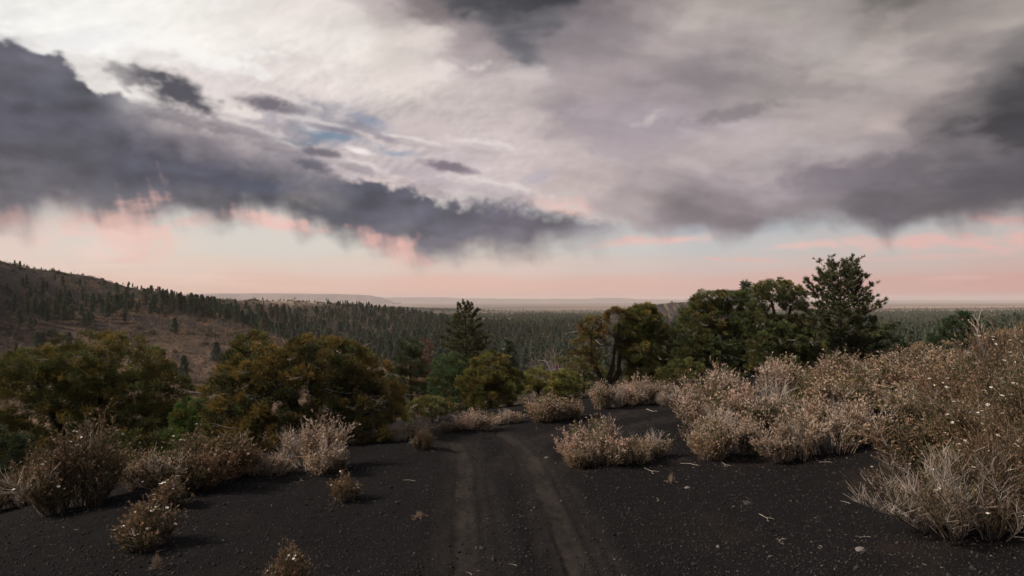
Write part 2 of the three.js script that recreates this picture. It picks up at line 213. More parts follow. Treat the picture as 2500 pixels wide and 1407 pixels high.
const RIDGE = [[-420, 60, 62], [-390, 250, 46], [-345, 400, 29], [-328, 452, 23], [-322, 510, 15.5], [-302, 590, 8], [-276, 705, 2], [-235, 870, -6.6], [-165, 1100, -17], [-60, 1280, -29], [60, 1450, -37]];
const SPUR = [[-290, 440, 12], [-230, 400, 1], [-176, 362, -7.5], [-140, 332, -14], [-118, 312, -21]];
const TRACK = [[3.4, 0.45], [8.4, 0.13], [11.4, -0.1], [14.6, -0.3], [16.6, -0.65], [19, -1.6], [22, -3.4]];       // d, x of the middle of the wheel tracks
const TRACK2 = [[12, -0.1], [14.5, 0.35], [17, 1.3], [19, 2.6], [21, 4.6], [22.5, 7.2], [23.2, 10]];                 // the branch that bends away to the right
function rut(x, d) {                                         // 0..1 how much the ground is pressed by wheels, and how far across the tread
  let k = 0, across = 0, berm = 0;
  for (const [T, w, side] of [[TRACK, 1, 0], [TRACK, 0.55, 0.42], [TRACK, 0.5, -0.36], [TRACK2, 0.7, 0], [TRACK2, 0.5, 0.5]]) {
    if (d < 2 || d > T[T.length - 1][0]) continue;
    const slope = (pline(T, d + 0.4) - pline(T, d - 0.4)) / 0.8, q = (x - pline(T, d)) / Math.hypot(1, slope) - side * (0.75 + 0.6 * noise(d * 0.16, 4 + side)) + 0.05 * noise(d * 0.7, w * 9);
    for (const s of [-0.72, 0.72]) { const b = Math.abs(q - s), f = w * sstep(0.3, 0.08, b) * (T === TRACK2 ? sstep(12, 15, d) : 1); if (f > k) { k = f; across = q - s; } berm = Math.max(berm, w * Math.exp(-(((b - 0.38) / 0.09) ** 2)) * (0.6 + noise(d * 2.1 + s * 9, q * 2)) * (T === TRACK2 ? sstep(12, 15, d) : 1)); }
  }
  return [clamp(k * (0.85 + 0.6 * noise(x * 1.9, d * 0.8) + 0.4 * noise(x * 6, d * 3))), across, berm];
}
function land(x, d) {                                        // without the small relief
  const r = Math.hypot(x, d);
  const s = d - 0.9 * x * (d > 0 ? 1 : 0.35), turn = Math.max(s, -40);
  let h = -pline(FALL, turn);
  if (turn > 14) { const e = 1.6; h = (h - pline(FALL, turn + e) - pline(FALL, turn - e)) / 3; }
  // bank on the right
  h += 1.25 * sstep(4.2, 10.5, x - 0.12 * (d - 8)) * sstep(34, 16, d) * sstep(-12, -2, d) * (1 + 0.25 * noise(x * 0.15 + 4, d * 0.15));
  h -= 1.0 * sstep(-5, -16, x) * sstep(40, 10, d);
  // hills on the left
  let [q, hs] = spine(RIDGE, x, d); let k = 1 - q / (205 + 25 * noise(x * 0.006, d * 0.006 + 9)); if (k > 0) { k = sstep(-0.28, 1.12, k); k = (k - 0.1044) / 0.8956; if (k > 0) h = Math.max(h, mix(h, hs, clamp(k * 1.12))); }
  [q, hs] = spine(SPUR, x, d); k = 1 - q / 95; if (k > 0) h = Math.max(h, mix(h, hs, sstep(0, 1, k)));
  // dark cinder cone and low wooded rises further out
  q = Math.hypot(x - 296, d - 1080) / 185; if (q < 1.4) h += 41 * (q < 1 ? (1 - q) * 0.92 + 0.08 * (1 - q * q) : 0) * sstep(1.0, 0.75, q * 0.75);
  h += 26 * Math.exp(-(((x + 780) / 560) ** 2) - (((d - 3100) / 420) ** 2));
  h += 0.045 * Math.min(r, 900) * fbm(x / 260 + 3, d / 260 - 8, 3) * sstep(60, 400, r) * 0.55 * mix(1, 0.1, sstep(900, 1900, r));
  return h;
}
function height(x, d) {
  const r = Math.hypot(x, d);
  let h = land(x, d);
  if (r < 120) {
    h += 0.10 * fbm(x * 0.22, d * 0.22, 3) * sstep(1, 6, r) + 0.035 * fbm(x * 1.1, d * 1.1, 4) + 0.012 * fbm(x * 4.5, d * 4.5, 2);
    const [k, a, berm] = rut(x, d);
    h += -0.07 * k + 0.014 * k * Math.sin(d * 24 + Math.abs(a) * 9) * sstep(0.2, 0.05, Math.abs(a)) + 0.03 * berm;
  } else if (r < 2500) h += Math.min(2.2, r * 0.004) * fbm(x * 0.02, d * 0.02, 3);
  return h;
}
// ------------------------------------------------------------------ ground
function grainTexture(size, s, lo, hi, blobs) {              // fine grains and grit, seamless
  reseed(s);
  const f = new Float32Array(size * size).map(() => rnd());
  for (let k = 0; k < blobs; k++) { const x = Math.floor(rnd() * size), y = Math.floor(rnd() * size), r = 1 + Math.floor(rnd() * rnd() * 5), v = rnd(); for (let j = -r; j <= r; j++) for (let i = -r; i <= r; i++) if (i * i + j * j <= r * r) { const q = ((y + j + size) % size) * size + (x + i + size) % size; f[q] = v * (1 - 0.5 * (i * i + j * j) / (r * r + 1)) * 0.85 + f[q] * 0.15; } }
  const px = new Uint8Array(size * size * 4);
  for (let i = 0; i < size * size; i++) { const v = Math.round(mix(lo, hi, f[i] * f[i]) * 255); px[i * 4] = px[i * 4 + 1] = px[i * 4 + 2] = v; px[i * 4 + 3] = 255; }
  const t = new THREE.DataTexture(px, size, size); t.wrapS = t.wrapT = THREE.RepeatWrapping; t.magFilter = THREE.LinearFilter; t.minFilter = THREE.LinearMipmapLinearFilter; t.generateMipmaps = true; t.needsUpdate = true; return t;
}
const lerp3 = (a, b, k) => [mix(a[0], b[0], k), mix(a[1], b[1], k), mix(a[2], b[2], k)];
const CINDER = [0.0145, 0.0142, 0.0162], DUST = [0.052, 0.045, 0.042], LITTER = [0.04, 0.03, 0.025], SOIL = [0.10, 0.075, 0.055], STRAW = [0.26, 0.18, 0.125], CHAR = [0.055, 0.048, 0.045], PALE = [0.55, 0.43, 0.33];
function hillness(x, d) { const [q] = spine(RIDGE, x, d), [p] = spine(SPUR, x, d); return Math.max(sstep(190, 120, q), sstep(58, 30, p)); }
function groundTone(x, d) {
  const r = Math.hypot(x, d), s = d - 0.9 * x;
  let c = CINDER;
  if (r < 130) {
    const [k] = rut(x, d), n = fbm(x * 0.8, d * 0.8, 4), n2 = fbm(x * 0.25 + 9, d * 0.25, 3);
    c = lerp3(c, DUST, clamp(0.95 * k * (0.8 + 0.6 * n + 0.5 * noise(x * 7, d * 5)) + 0.22 * sstep(-0.05, 0.5, n2) * sstep(3.2, 0.5, Math.abs(x - pline(TRACK, d)))));
    c = lerp3(c, LITTER, 0.55 * sstep(0.12, 0.5, fbm(x * 0.45 - 4, d * 0.45 + 3, 4)) * (x < -4 || x > 3 ? 1 : 0.25));
    const off = sstep(20, 34, s + 3 * n2) * sstep(19, 30, r);
    c = lerp3(c, lerp3(SOIL, CHAR, sstep(-0.1, 0.3, n)), off);
  }
  if (r > 90) {
    const n = fbm(x * 0.035, d * 0.035, 4), m = fbm(x * 0.16 + 5, d * 0.16, 3), far = sstep(90, 130, r);
    let v = lerp3(lerp3(STRAW, [0.12, 0.088, 0.062], sstep(340, 430, d + x * 0.4) * sstep(1700, 1500, d)), CHAR, clamp(0.5 + n * 1.1 + m * 0.9 + 0.7 * sstep(260, 140, r)));
    const burnt = sstep(95, 30, Math.hypot((x + 118) * 0.9, d - 262)); v = lerp3(v, lerp3([0.185, 0.13, 0.094], CHAR, sstep(-0.35, 0.2, m + n * 0.5)), burnt);
    const hk = hillness(x, d) * (1 - burnt);
    if (hk > 0) { const g = fbmh(x * 0.012, d * 0.05 + x * 0.02, 4) + m * 0.7; v = lerp3(v, lerp3([0.028, 0.026, 0.029], [0.095, 0.068, 0.047], sstep(-0.05, 0.5, g)), hk * (d < 640 ? 1 : 0.3)); }
    const cone = Math.hypot(x - 296, d - 1080); if (cone < 220) v = lerp3(v, lerp3([0.05, 0.046, 0.05], [0.22, 0.17, 0.12], sstep(0.05, 0.45, m + n * 0.4)), sstep(215, 170, cone));
    if (r > 600) {
      const lane = sstep(1780, 1880, d) * sstep(2140, 2060, d), [q, hs] = spine(RIDGE, x, d);
      v = lerp3(v, PALE, clamp(lane * sstep(-0.25, 0.2, n + 0.6 * fbmh(x * 0.0016, d * 0.009, 3)) + 0.9 * sstep(70, 20, q) * sstep(600, 750, d) * sstep(-0.15, 0.2, m + n)));
    }
    if (r > 2600) {
      const b = fbmh(x / 9000 + 3, d / 1300 + 0.05 * Math.sin(x / 2600), 4), b2 = fbmh(x / 2500, d / 420 + 7, 3);
      let p = lerp3([0.33, 0.25, 0.205], [0.105, 0.10, 0.088], sstep(-0.2, 0.2, b + 0.5 * b2)); p = lerp3(p, [0.50, 0.31, 0.25], sstep(0.25, 0.45, b2 - b * 0.5)); p = lerp3(p, [0.10, 0.11, 0.10], sstep(3300, 2700, r) * 0.5);
      v = lerp3(v, p, sstep(2600, 3400, r));
    }
    c = lerp3(c, v, far);
  }
  return c;
}
{
  const rings = [], cols = [];
  for (let r = 0.3; r < 4; r += 0.4) rings.push(r);
  for (let r = 4; r < 26; r *= 1.0088) rings.push(r);
  for (let r = 26; r < 900; r *= 1.018) rings.push(r);
  for (let r = 900; r < 26000; r *= 1.026) rings.push(r);
  for (let a = -44; a < 44; a += 0.2) cols.push(a);
  for (let a = 44; a < 316; a += 4) cols.push(a);
  const nr = rings.length, nc = cols.length, p = new Float32Array(nr * nc * 3), c = new Float32Array(nr * nc * 3), uv = new Float32Array(nr * nc * 2), idx = new Uint32Array((nr - 1) * nc * 6);
  let n = 0;
  for (let i = 0; i < nr; i++) for (let j = 0; j < nc; j++) {
    const a = cols[j] * Math.PI / 180, x = Math.sin(a) * rings[i], d = Math.cos(a) * rings[i], k = i * nc + j, t = groundTone(x, d);
    p[k * 3] = x; p[k * 3 + 1] = height(x, d); p[k * 3 + 2] = -d; c[k * 3] = t[0]; c[k * 3 + 1] = t[1]; c[k * 3 + 2] = t[2]; uv[k * 2] = x; uv[k * 2 + 1] = d;
    if (i < nr - 1) { const q = i * nc + (j + 1) % nc; idx.set([k, q, k + nc, q, q + nc, k + nc], n); n += 6; }
  }
  const g = new THREE.BufferGeometry(); g.setAttribute('position', new THREE.BufferAttribute(p, 3)); g.setAttribute('color', new THREE.BufferAttribute(c, 3)); g.setAttribute('uv', new THREE.BufferAttribute(uv, 2)); g.setIndex(new THREE.BufferAttribute(idx, 1)); g.computeVertexNormals();
  const grain = grainTexture(1024, 21, 0.45, 1.0, 60000), relief = grainTexture(1024, 22, 0, 1, 90000);
  grain.repeat.set(0.45, 0.45); relief.repeat.set(0.6, 0.6);
  const ground = new THREE.Mesh(g, new THREE.MeshPhysicalMaterial({ color: 0xffffff, vertexColors: true, roughness: 0.97, specularIntensity: 0.12, map: grain, bumpMap: relief, bumpScale: 0.012 }));
  ground.name = 'ground'; ground.userData = { kind: 'structure', label: 'black cinder ground falling away to a wooded valley and a wide desert plain' }; ground.receiveShadow = ground.castShadow = true; scene.add(ground);
}
// far tablelands
function table(name, label, x0, x1, d0, d1, tall, tone, s) {
  const nx = 220, nd = 26, p = [], c = [], idx = [];
  for (let j = 0; j <= nd; j++) for (let i = 0; i <= nx; i++) {
    const x = mix(x0, x1, i / nx), t = j / nd, d = mix(d0, d1, t) + 260 * fbm(x / 1500, s, 3) * (1 - t), top = tall(x), gully = fbm(x / 420, t * 1.5 + s, 4);
    const k = sstep(0, 0.32, t + gully * 0.10) * sstep(1, 0.8, t), base = -92;
    p.push(x, mix(base, top, k) + (k > 0.9 ? gully * 3 : 0), -d);
    const b = 0.85 + 0.25 * fbm(x / 800, t * 9, 3) + 0.12 * Math.sin(k * 22); c.push(tone[0] * b, tone[1] * b, tone[2] * b);
    if (i < nx && j < nd) { const a = j * (nx + 1) + i; idx.push(a, a + 1, a + nx + 1, a + 1, a + nx + 2, a + nx + 1); }
  }
  const g = new THREE.BufferGeometry(); g.setAttribute('position', new THREE.Float32BufferAttribute(p, 3)); g.setAttribute('color', new THREE.Float32BufferAttribute(c, 3)); g.setIndex(idx); g.computeVertexNormals();
  const m = new THREE.Mesh(g, new THREE.MeshPhysicalMaterial({ color: 0xffffff, vertexColors: true, roughness: 1, specularIntensity: 0.2 })); m.name = name; m.userData = { kind: 'structure', label }; m.castShadow = m.receiveShadow = true; scene.add(m);
}
table('mesa', 'long flat topped mesa on the horizon behind the wooded hill', -9500, -2500, 13800, 15600, (x) => curve([[-9500, 120], [-7000, 132], [-5600, 142], [-4600, 140], [-3700, 130], [-3250, 112], [-2950, 70], [-2760, 10], [-2600, -60]], x) + 3 * noise(x / 500, 1), [0.135, 0.105, 0.098], 2);
table('distant_mesas', 'faint line of low mesas far across the plain', -5200, 16500, 19800, 21800, (x) => curve([[-5200, 70], [-4000, 74], [-2600, 84], [-2100, 82], [-1500, 55], [-300, 46], [800, 34], [2200, 36], [2700, 66], [3200, 64], [3900, 20], [6000, 0], [9000, -14], [16500, -26]], x) + 9 * noise(x / 380, 5) + 6 * Math.round(noise(x / 900, 9) * 2), [0.16, 0.12, 0.115], 7);
table('butte', 'small low butte in front of the long mesa', -4300, -3600, 10600, 11100, (x) => -45 + 30 * Math.exp(-(((x + 3950) / 150) ** 2)), [0.22, 0.17, 0.16], 4);
// ------------------------------------------------------------------ mesh tools
class Leaves {                                               // loose coloured triangles
  constructor() { this.p = new Float32Array(1 << 16); this.c = new Float32Array(1 << 16); this.n = 0; }
  room(k) { if (this.n + k > this.p.length) { const L = Math.max(this.p.length * 2, this.n + k); const p = new Float32Array(L), c = new Float32Array(L); p.set(this.p.subarray(0, this.n)); c.set(this.c.subarray(0, this.n)); this.p = p; this.c = c; } }
  tri(ax, ay, az, bx, by, bz, cx, cy, cz, r, g, b) {
    this.room(9); const p = this.p, c = this.c; let n = this.n;
    p[n] = ax; p[n + 1] = ay; p[n + 2] = az; p[n + 3] = bx; p[n + 4] = by; p[n + 5] = bz; p[n + 6] = cx; p[n + 7] = cy; p[n + 8] = cz;
    for (let i = 0; i < 9; i += 3) { c[n + i] = r; c[n + i + 1] = g; c[n + i + 2] = b; }
    this.n = n + 9;
  }
  blade(x, y, z, dx, dy, dz, L, w, r, g, b) {                // a needle or leaflet: a thin triangle that stands on its tip side
    let sx = rnd() - 0.5, sy = rnd() - 0.5, sz = rnd() - 0.5; const dot = sx * dx + sy * dy + sz * dz; sx -= dot * dx; sy -= dot * dy; sz -= dot * dz;
    const k = w / 2 / (Math.hypot(sx, sy, sz) || 1); sx *= k; sy *= k; sz *= k;
    const m = 0.4 * L;
    this.tri(x + dx * m + sx, y + dy * m + sy, z + dz * m + sz, x + dx * m - sx, y + dy * m - sy, z + dz * m - sz, x + dx * L, y + dy * L, z + dz * L, r, g, b);
    this.tri(x + dx * m - sx, y + dy * m - sy, z + dz * m - sz, x + dx * m + sx, y + dy * m + sy, z + dz * m + sz, x, y, z, r, g, b);
  }
  needle(x, y, z, dx, dy, dz, L, w, r, g, b) {               // one triangle only
    let sx = rnd() - 0.5, sy = rnd() - 0.5, sz = rnd() - 0.5; const dot = sx * dx + sy * dy + sz * dz; sx -= dot * dx; sy -= dot * dy; sz -= dot * dz;
    const k = w / 2 / (Math.hypot(sx, sy, sz) || 1); sx *= k; sy *= k; sz *= k;
    this.tri(x + sx, y + sy, z + sz, x - sx, y - sy, z - sz, x + dx * L, y + dy * L, z + dz * L, r, g, b);
  }
  geometry() { const g = new THREE.BufferGeometry(); g.setAttribute('position', new THREE.BufferAttribute(this.p.slice(0, this.n), 3)); g.setAttribute('color', new THREE.BufferAttribute(this.c.slice(0, this.n), 3)); return g; }
}
class Wood {                                                 // tapered round branches with smooth sides
  constructor() { this.p = []; this.nn = []; this.c = []; this.i = []; }
  tube(pts, r0, r1, sides, col, pow = 1) {                   // pts: [x, y, z] each
    const n = pts.length, base = this.p.length / 3;
    let ux = 0.31, uy = 0.2, uz = 0.93;
    for (let k = 0; k < n; k++) {
      const a = pts[Math.max(0, k - 1)], b = pts[Math.min(n - 1, k + 1)];
      let tx = b[0] - a[0], ty = b[1] - a[1], tz = b[2] - a[2]; const l = Math.hypot(tx, ty, tz) || 1; tx /= l; ty /= l; tz /= l;
      let d = ux * tx + uy * ty + uz * tz; if (Math.abs(d) > 0.98) { ux = ty; uy = tz; uz = tx; d = ux * tx + uy * ty + uz * tz; }
      ux -= d * tx; uy -= d * ty; uz -= d * tz; const ul = Math.hypot(ux, uy, uz); ux /= ul; uy /= ul; uz /= ul;
      const vx = ty * uz - tz * uy, vy = tz * ux - tx * uz, vz = tx * uy - ty * ux, r = mix(r0, r1, Math.pow(k / (n - 1), pow));
      for (let s = 0; s < sides; s++) {
        const t = s / sides * 2 * Math.PI, cx = Math.cos(t), sx = Math.sin(t), nx = ux * cx + vx * sx, ny = uy * cx + vy * sx, nz = uz * cx + vz * sx;
        this.p.push(pts[k][0] + nx * r, pts[k][1] + ny * r, pts[k][2] + nz * r); this.nn.push(nx, ny, nz); const j = 0.85 + 0.3 * rnd(); this.c.push(col[0] * j, col[1] * j, col[2] * j);
      }
    }
    for (let k = 0; k < n - 1; k++) for (let s = 0; s < sides; s++) { const a = base + k * sides + s, b = base + k * sides + (s + 1) % sides; this.i.push(a, b, a + sides, b, b + sides, a + sides); }
  }
  geometry() { const g = new THREE.BufferGeometry(); g.setAttribute('position', new THREE.Float32BufferAttribute(this.p, 3)); g.setAttribute('normal', new THREE.Float32BufferAttribute(this.nn, 3)); g.setAttribute('color', new THREE.Float32BufferAttribute(this.c, 3)); g.setIndex(this.i); return g; }
}
const taken = new Map();
const numbered = (name) => { const k = taken.get(name) ?? 0; taken.set(name, k + 1); return k ? name + '_' + String(k).padStart(3, '0') : name; };
function part(name, geometry, material, parent, stuff) {
  const m = new THREE.Mesh(geometry, material); m.name = name; m.castShadow = m.receiveShadow = true; parent.add(m); if (stuff) m.userData.kind = 'stuff'; return m;
}
function thing(name, label, category, group) { const g = new THREE.Group(); g.name = name; g.userData = { label, category }; if (group) g.userData.group = group; return g; }
function stand(o, x, d, turn = 0, sx = 1, sy = sx, sink = 0.03, sz = sx) { o.name = numbered(o.name); o.position.set(x, height(x, d) - sink, -d); o.rotation.y = turn; o.scale.set(sx, sy, sz); scene.add(o); return o; }
function bend(a, b, sag, wob, n = 5) {                       // a curved branch from a to b
  const out = [], l = Math.hypot(b[0] - a[0], b[1] - a[1], b[2] - a[2]), wx = gauss() * wob * l, wy = gauss() * wob * l, wz = gauss() * wob * l;
  for (let i = 0; i < n; i++) { const t = i / (n - 1), k = 4 * t * (1 - t); out.push([mix(a[0], b[0], t) + wx * k, mix(a[1], b[1], t) + wy * k - sag * l * k, mix(a[2], b[2], t) + wz * k]); }
  return out;
}
const leafMat = (o = {}) => new THREE.MeshPhysicalMaterial({ color: 0xffffff, vertexColors: true, roughness: 0.88, transmission: 0.22, thickness: 0, side: THREE.DoubleSide, specularIntensity: 0.2, ...o });
const woodMat = (o = {}) => new THREE.MeshPhysicalMaterial({ color: 0xffffff, vertexColors: true, roughness: 0.95, specularIntensity: 0.2, ...o });
const M = { needle: leafMat(), dry: leafMat({ transmission: 0.3 }), bark: woodMat(), pale: woodMat(), petal: leafMat({ transmission: 0.35, roughness: 0.7 }) };

// ------------------------------------------------------------------ foreground trees
// blobs: [x, y, z, rx, ry, rz, clumps] in metres from the foot of the tree, z towards the camera
function pinyon(o) {
  const W = new Wood(), Lf = new Leaves(), D = new Wood(), bark = o.bark ?? [0.035, 0.028, 0.024], nodes = [];
  const stems = o.stems ?? [[[0, 0, 0], [0.05, o.blobs[0][1] * 0.5, 0], [o.blobs[0][0], o.blobs[0][1], o.blobs[0][2]]]];
  for (const s of stems) {
    const c = new THREE.CatmullRomCurve3(s.map((p) => new THREE.Vector3(...p))), n = 12, pts = c.getPoints(n).map((v) => [v.x + gauss() * 0.015, v.y, v.z + gauss() * 0.015]);
    const r = (s.r ?? o.r ?? 0.14);
    W.tube(pts, r, r * 0.3, 7, bark);
    pts.forEach((p, k) => { if (k > 2) nodes.push([p[0], p[1], p[2], mix(r, r * 0.3, k / n)]); });
  }
  const clumps = [];
  const small = 0.62, CL = (o.clump ?? 0.3) * small;          // many small rosettes of needles rather than a few big ones
  for (const [bx, by, bz, rx, ry, rz, n] of o.blobs) for (let k = 0; k < n * (o.full ?? 1.55); k++) {
    let u, v, w, l; do { u = rr(-1, 1); v = rr(-1, 1); w = rr(-1, 1); l = Math.hypot(u, v, w); } while (l > 1 || l < 0.15 || v < (o.under ?? -0.75));
    const f = mix(0.4, 1.06, Math.pow(rnd(), 0.5)) / l;
    clumps.push([bx + u * f * rx, by + v * f * ry, bz + w * f * rz, u / l, v / l, w / l]);
  }
  clumps.sort((a, b) => Math.hypot(a[0] - nodes[0][0], a[1] - nodes[0][1], a[2] - nodes[0][2]) - Math.hypot(b[0] - nodes[0][0], b[1] - nodes[0][1], b[2] - nodes[0][2]));
  const S = o.leaf ?? 1, per = o.tufts ?? 60, [R, G, B] = o.tone, gold = o.goldTone ?? [0.17, 0.10, 0.03];  // gold: pollen cones plus warm sunlight put into the needle colour
  for (const c of clumps) {
    if (c[1] < 0.12) c[1] = 0.12 + rnd() * 0.1;
    let best = nodes[0], bd = 1e9;
    for (const q of nodes) { const up = c[1] - q[1], d = Math.hypot(c[0] - q[0], up, c[2] - q[2]) + (up < 0 ? -up * 0.8 : 0); if (d < bd) { bd = d; best = q; } }
    const r0 = Math.min(best[3] * 0.6, 0.012 + bd * 0.028), pts = bend(best, [c[0], c[1], c[2]], bd > 0.5 ? 0.05 : 0, 0.07, 5);
    W.tube(pts, r0, r0 * 0.4, 3, bark);
    for (let k = 2; k < 5; k++) nodes.push([...pts[k], mix(r0, r0 * 0.4, k / 4)]);
    const rc = CL * rr(0.6, 1.3), cg = rnd() < (o.gold ?? 0) ? rr(0.55, 1) : rr(0, 0.12), tint = rr(0.62, 1.4), warm = gauss() * 0.12;
    const nt = Math.round(per * 0.74 * (rc / CL) ** 2);
    for (let t = 0; t < nt; t++) {
      let u = gauss(), v = gauss(), w = gauss(); const l = Math.hypot(u, v, w) || 1; u /= l; v /= l; w /= l;
      if (u * c[3] + v * c[4] + w * c[5] < -0.45) { u = -u; v = -v; w = -w; }
      const f = rc * mix(0.1, 1, Math.pow(rnd(), 0.6)), x = c[0] + u * f, y = c[1] + v * f * 0.72, z = c[2] + w * f;
      let dx = u + c[3] * 0.5 + gauss() * 0.3, dy = v * 0.8 + 0.55 + gauss() * 0.3, dz = w + c[5] * 0.5 + gauss() * 0.3; const dl = Math.hypot(dx, dy, dz) || 1; dx /= dl; dy /= dl; dz /= dl;
      if (t % 3 === 0) Lf.needle(c[0], c[1], c[2], (x - c[0]) / f, (y - c[1]) / f, (z - c[2]) / f, f, 0.011, 0.06, 0.05, 0.04);
      const q = cg * rr(0.5, 1), j = tint * rr(0.8, 1.2), r = mix(R * (1 + warm), gold[0], q) * j, g = mix(G, gold[1], q) * j, b = mix(B * (1 - warm), gold[2], q) * j;
      const nb = o.blades ?? 6;
      for (let k = 0; k < nb; k++) {
        let ax = dx + gauss() * 0.5, ay = dy + gauss() * 0.5, az = dz + gauss() * 0.5; const al = Math.hypot(ax, ay, az) || 1; ax /= al; ay /= al; az /= al;
        const off = rnd() * 0.04 * S;
        Lf.needle(x + dx * off, y + dy * off, z + dz * off, ax, ay, az, S * rr(0.055, 0.1), S * (o.fine ?? 1) * rr(0.012, 0.02), r, g, b);
      }
    }
  }
  for (let k = 0; k < (o.dead ?? 0); k++) {                  // bare grey branches among the needles
    const q = clumps[Math.floor(rnd() * clumps.length)]; let p = [q[0] + gauss() * 0.15, q[1] + gauss() * 0.1 - 0.1, q[2] + gauss() * 0.15];
    const dir = [q[3] + gauss() * 0.6, gauss() * 0.35 + 0.05, q[5] + gauss() * 0.6], L = rr(0.35, 0.85) * (o.deadLen ?? 1);
    const main = bend(p, [p[0] + dir[0] * L * 0.7, p[1] + dir[1] * L, p[2] + dir[2] * L * 0.7], 0.06, 0.12, 6), grey = [0.30, 0.27, 0.255];
    D.tube(main, 0.011, 0.004, 4, grey);
    for (let m = 0; m < 4; m++) { const b = main[1 + m], e = [b[0] + (dir[0] * 0.4 + gauss() * 0.5) * L * 0.4, b[1] + gauss() * L * 0.25, b[2] + (dir[2] * 0.4 + gauss() * 0.5) * L * 0.4]; D.tube(bend(b, e, 0, 0.12, 4), 0.006, 0.002, 3, grey); }
  }
  const t = thing(o.name ?? 'pinyon_tree', o.label, o.category ?? 'tree', o.group);
  part('trunk', W.geometry(), M.bark, t);
  part('crown', Lf.geometry(), M.needle, t, true);
  if (o.dead) part('dead_branches', D.geometry(), M.pale, t, true);
  return t;
}
// straight pine with whorls of branches that end in star shaped needle tufts
function ponderosa(o) {
  const W = new Wood(), Lf = new Leaves(), H = o.h, bark = o.bark ?? [0.04, 0.032, 0.028], [R, G, B] = o.tone, [sx, sz] = o.lean ?? [0, 0];
  const axis = (y) => [sx * y * y / H + 0.03 * Math.sin(y * 1.7 + 1), y, sz * y * y / H + 0.03 * Math.cos(y * 1.3)];
  W.tube([...Array(16).keys()].map((k) => axis(k / 15 * H * 0.985)), o.r, 0.012, 8, bark);
  const puff = (x, y, z, dx, dy, dz, size, n) => {
    const j = rr(0.7, 1.3), w = gauss() * 0.1;
    for (let k = 0; k < n; k++) {
      let ax = dx * 0.75 + gauss() * 0.75, ay = dy * 0.75 + 0.12 + gauss() * 0.75, az = dz * 0.75 + gauss() * 0.75; const l = Math.hypot(ax, ay, az) || 1; ax /= l; ay /= l; az /= l;
      const q = j * rr(0.8, 1.2), b = -rnd() * 0.09;
      Lf.needle(x + dx * b, y + dy * b, z + dz * b, ax, ay, az, size * rr(0.7, 1.15), size * 0.15, R * (1 + w) * q, G * q, B * (1 - w) * q);
    }
  };
  for (let y = o.from * H; y < H * 0.97; y += o.step * rr(0.7, 1.3)) {
    const f = y / H, reach = curve(o.profile, f) * rr(0.8, 1.12), nb = Math.round(rr(o.per - 1, o.per + 1)), a0 = rnd() * 6.28;
    for (let k = 0; k < nb; k++) {
      const a = a0 + k / nb * 6.28 + gauss() * 0.3, L = reach * rr(o.uneven ?? 0.5, 1.15), rise = L * (curve(o.rise ?? [[0, -0.1], [0.5, 0.15], [1, 0.9]], f) + gauss() * (o.uneven ? 0.16 : 0.12)), p0 = axis(y), ca = Math.cos(a), sa = Math.sin(a);
      const pts = []; for (let i = 0; i < 6; i++) { const t = i / 5; pts.push([p0[0] + ca * L * t + gauss() * 0.02, y + rise * (0.55 * t + 0.45 * t * t) - 0.05 * L * Math.sin(t * 3.1), p0[2] + sa * L * t + gauss() * 0.02]); }
      W.tube(pts, 0.012 + L * 0.013, 0.006, 4, bark);
      const tip = pts[5], size = o.needle * (f > 0.85 ? 0.8 : 1);
      puff(tip[0], tip[1], tip[2], ca * 0.7, 0.55, sa * 0.7, size, o.n);
      const np = Math.round(L * o.dens * rr(0.7, 1.3));
      for (let i = 0; i < np; i++) {
        const t = mix(o.inner ?? 0.35, 1, Math.sqrt(rnd())), i0 = Math.min(4, Math.floor(t * 5)), q = t * 5 - i0, b = [0, 1, 2].map((c) => mix(pts[i0][c], pts[i0 + 1][c], q));
        const s = gauss() * 0.34 * L * 0.8, e = [b[0] - sa * s + ca * Math.abs(s) * 0.5, b[1] + rr(0, 0.16) + Math.abs(s) * 0.25, b[2] + ca * s + sa * Math.abs(s) * 0.5];
        W.tube([b, [mix(b[0], e[0], 0.5), mix(b[1], e[1], 0.4), mix(b[2], e[2], 0.5)], e], 0.007, 0.004, 3, bark);
        puff(e[0], e[1], e[2], (e[0] - b[0]) * 2 + ca * 0.3, 0.5, (e[2] - b[2]) * 2 + sa * 0.3, size * 0.95, o.n);
      }
    }
  }
  const top = axis(H * 0.97); puff(top[0], top[1], top[2], 0, 1, 0, o.needle, o.n); puff(top[0], top[1] - 0.1, top[2], 0, 1, 0, o.needle, o.n);
  const t = thing(o.name ?? 'ponderosa_pine', o.label, 'tree', o.group);
  part('trunk', W.geometry(), M.bark, t);
  if (Lf.n) part('crown', Lf.geometry(), M.needle, t, true);
  return t;
}
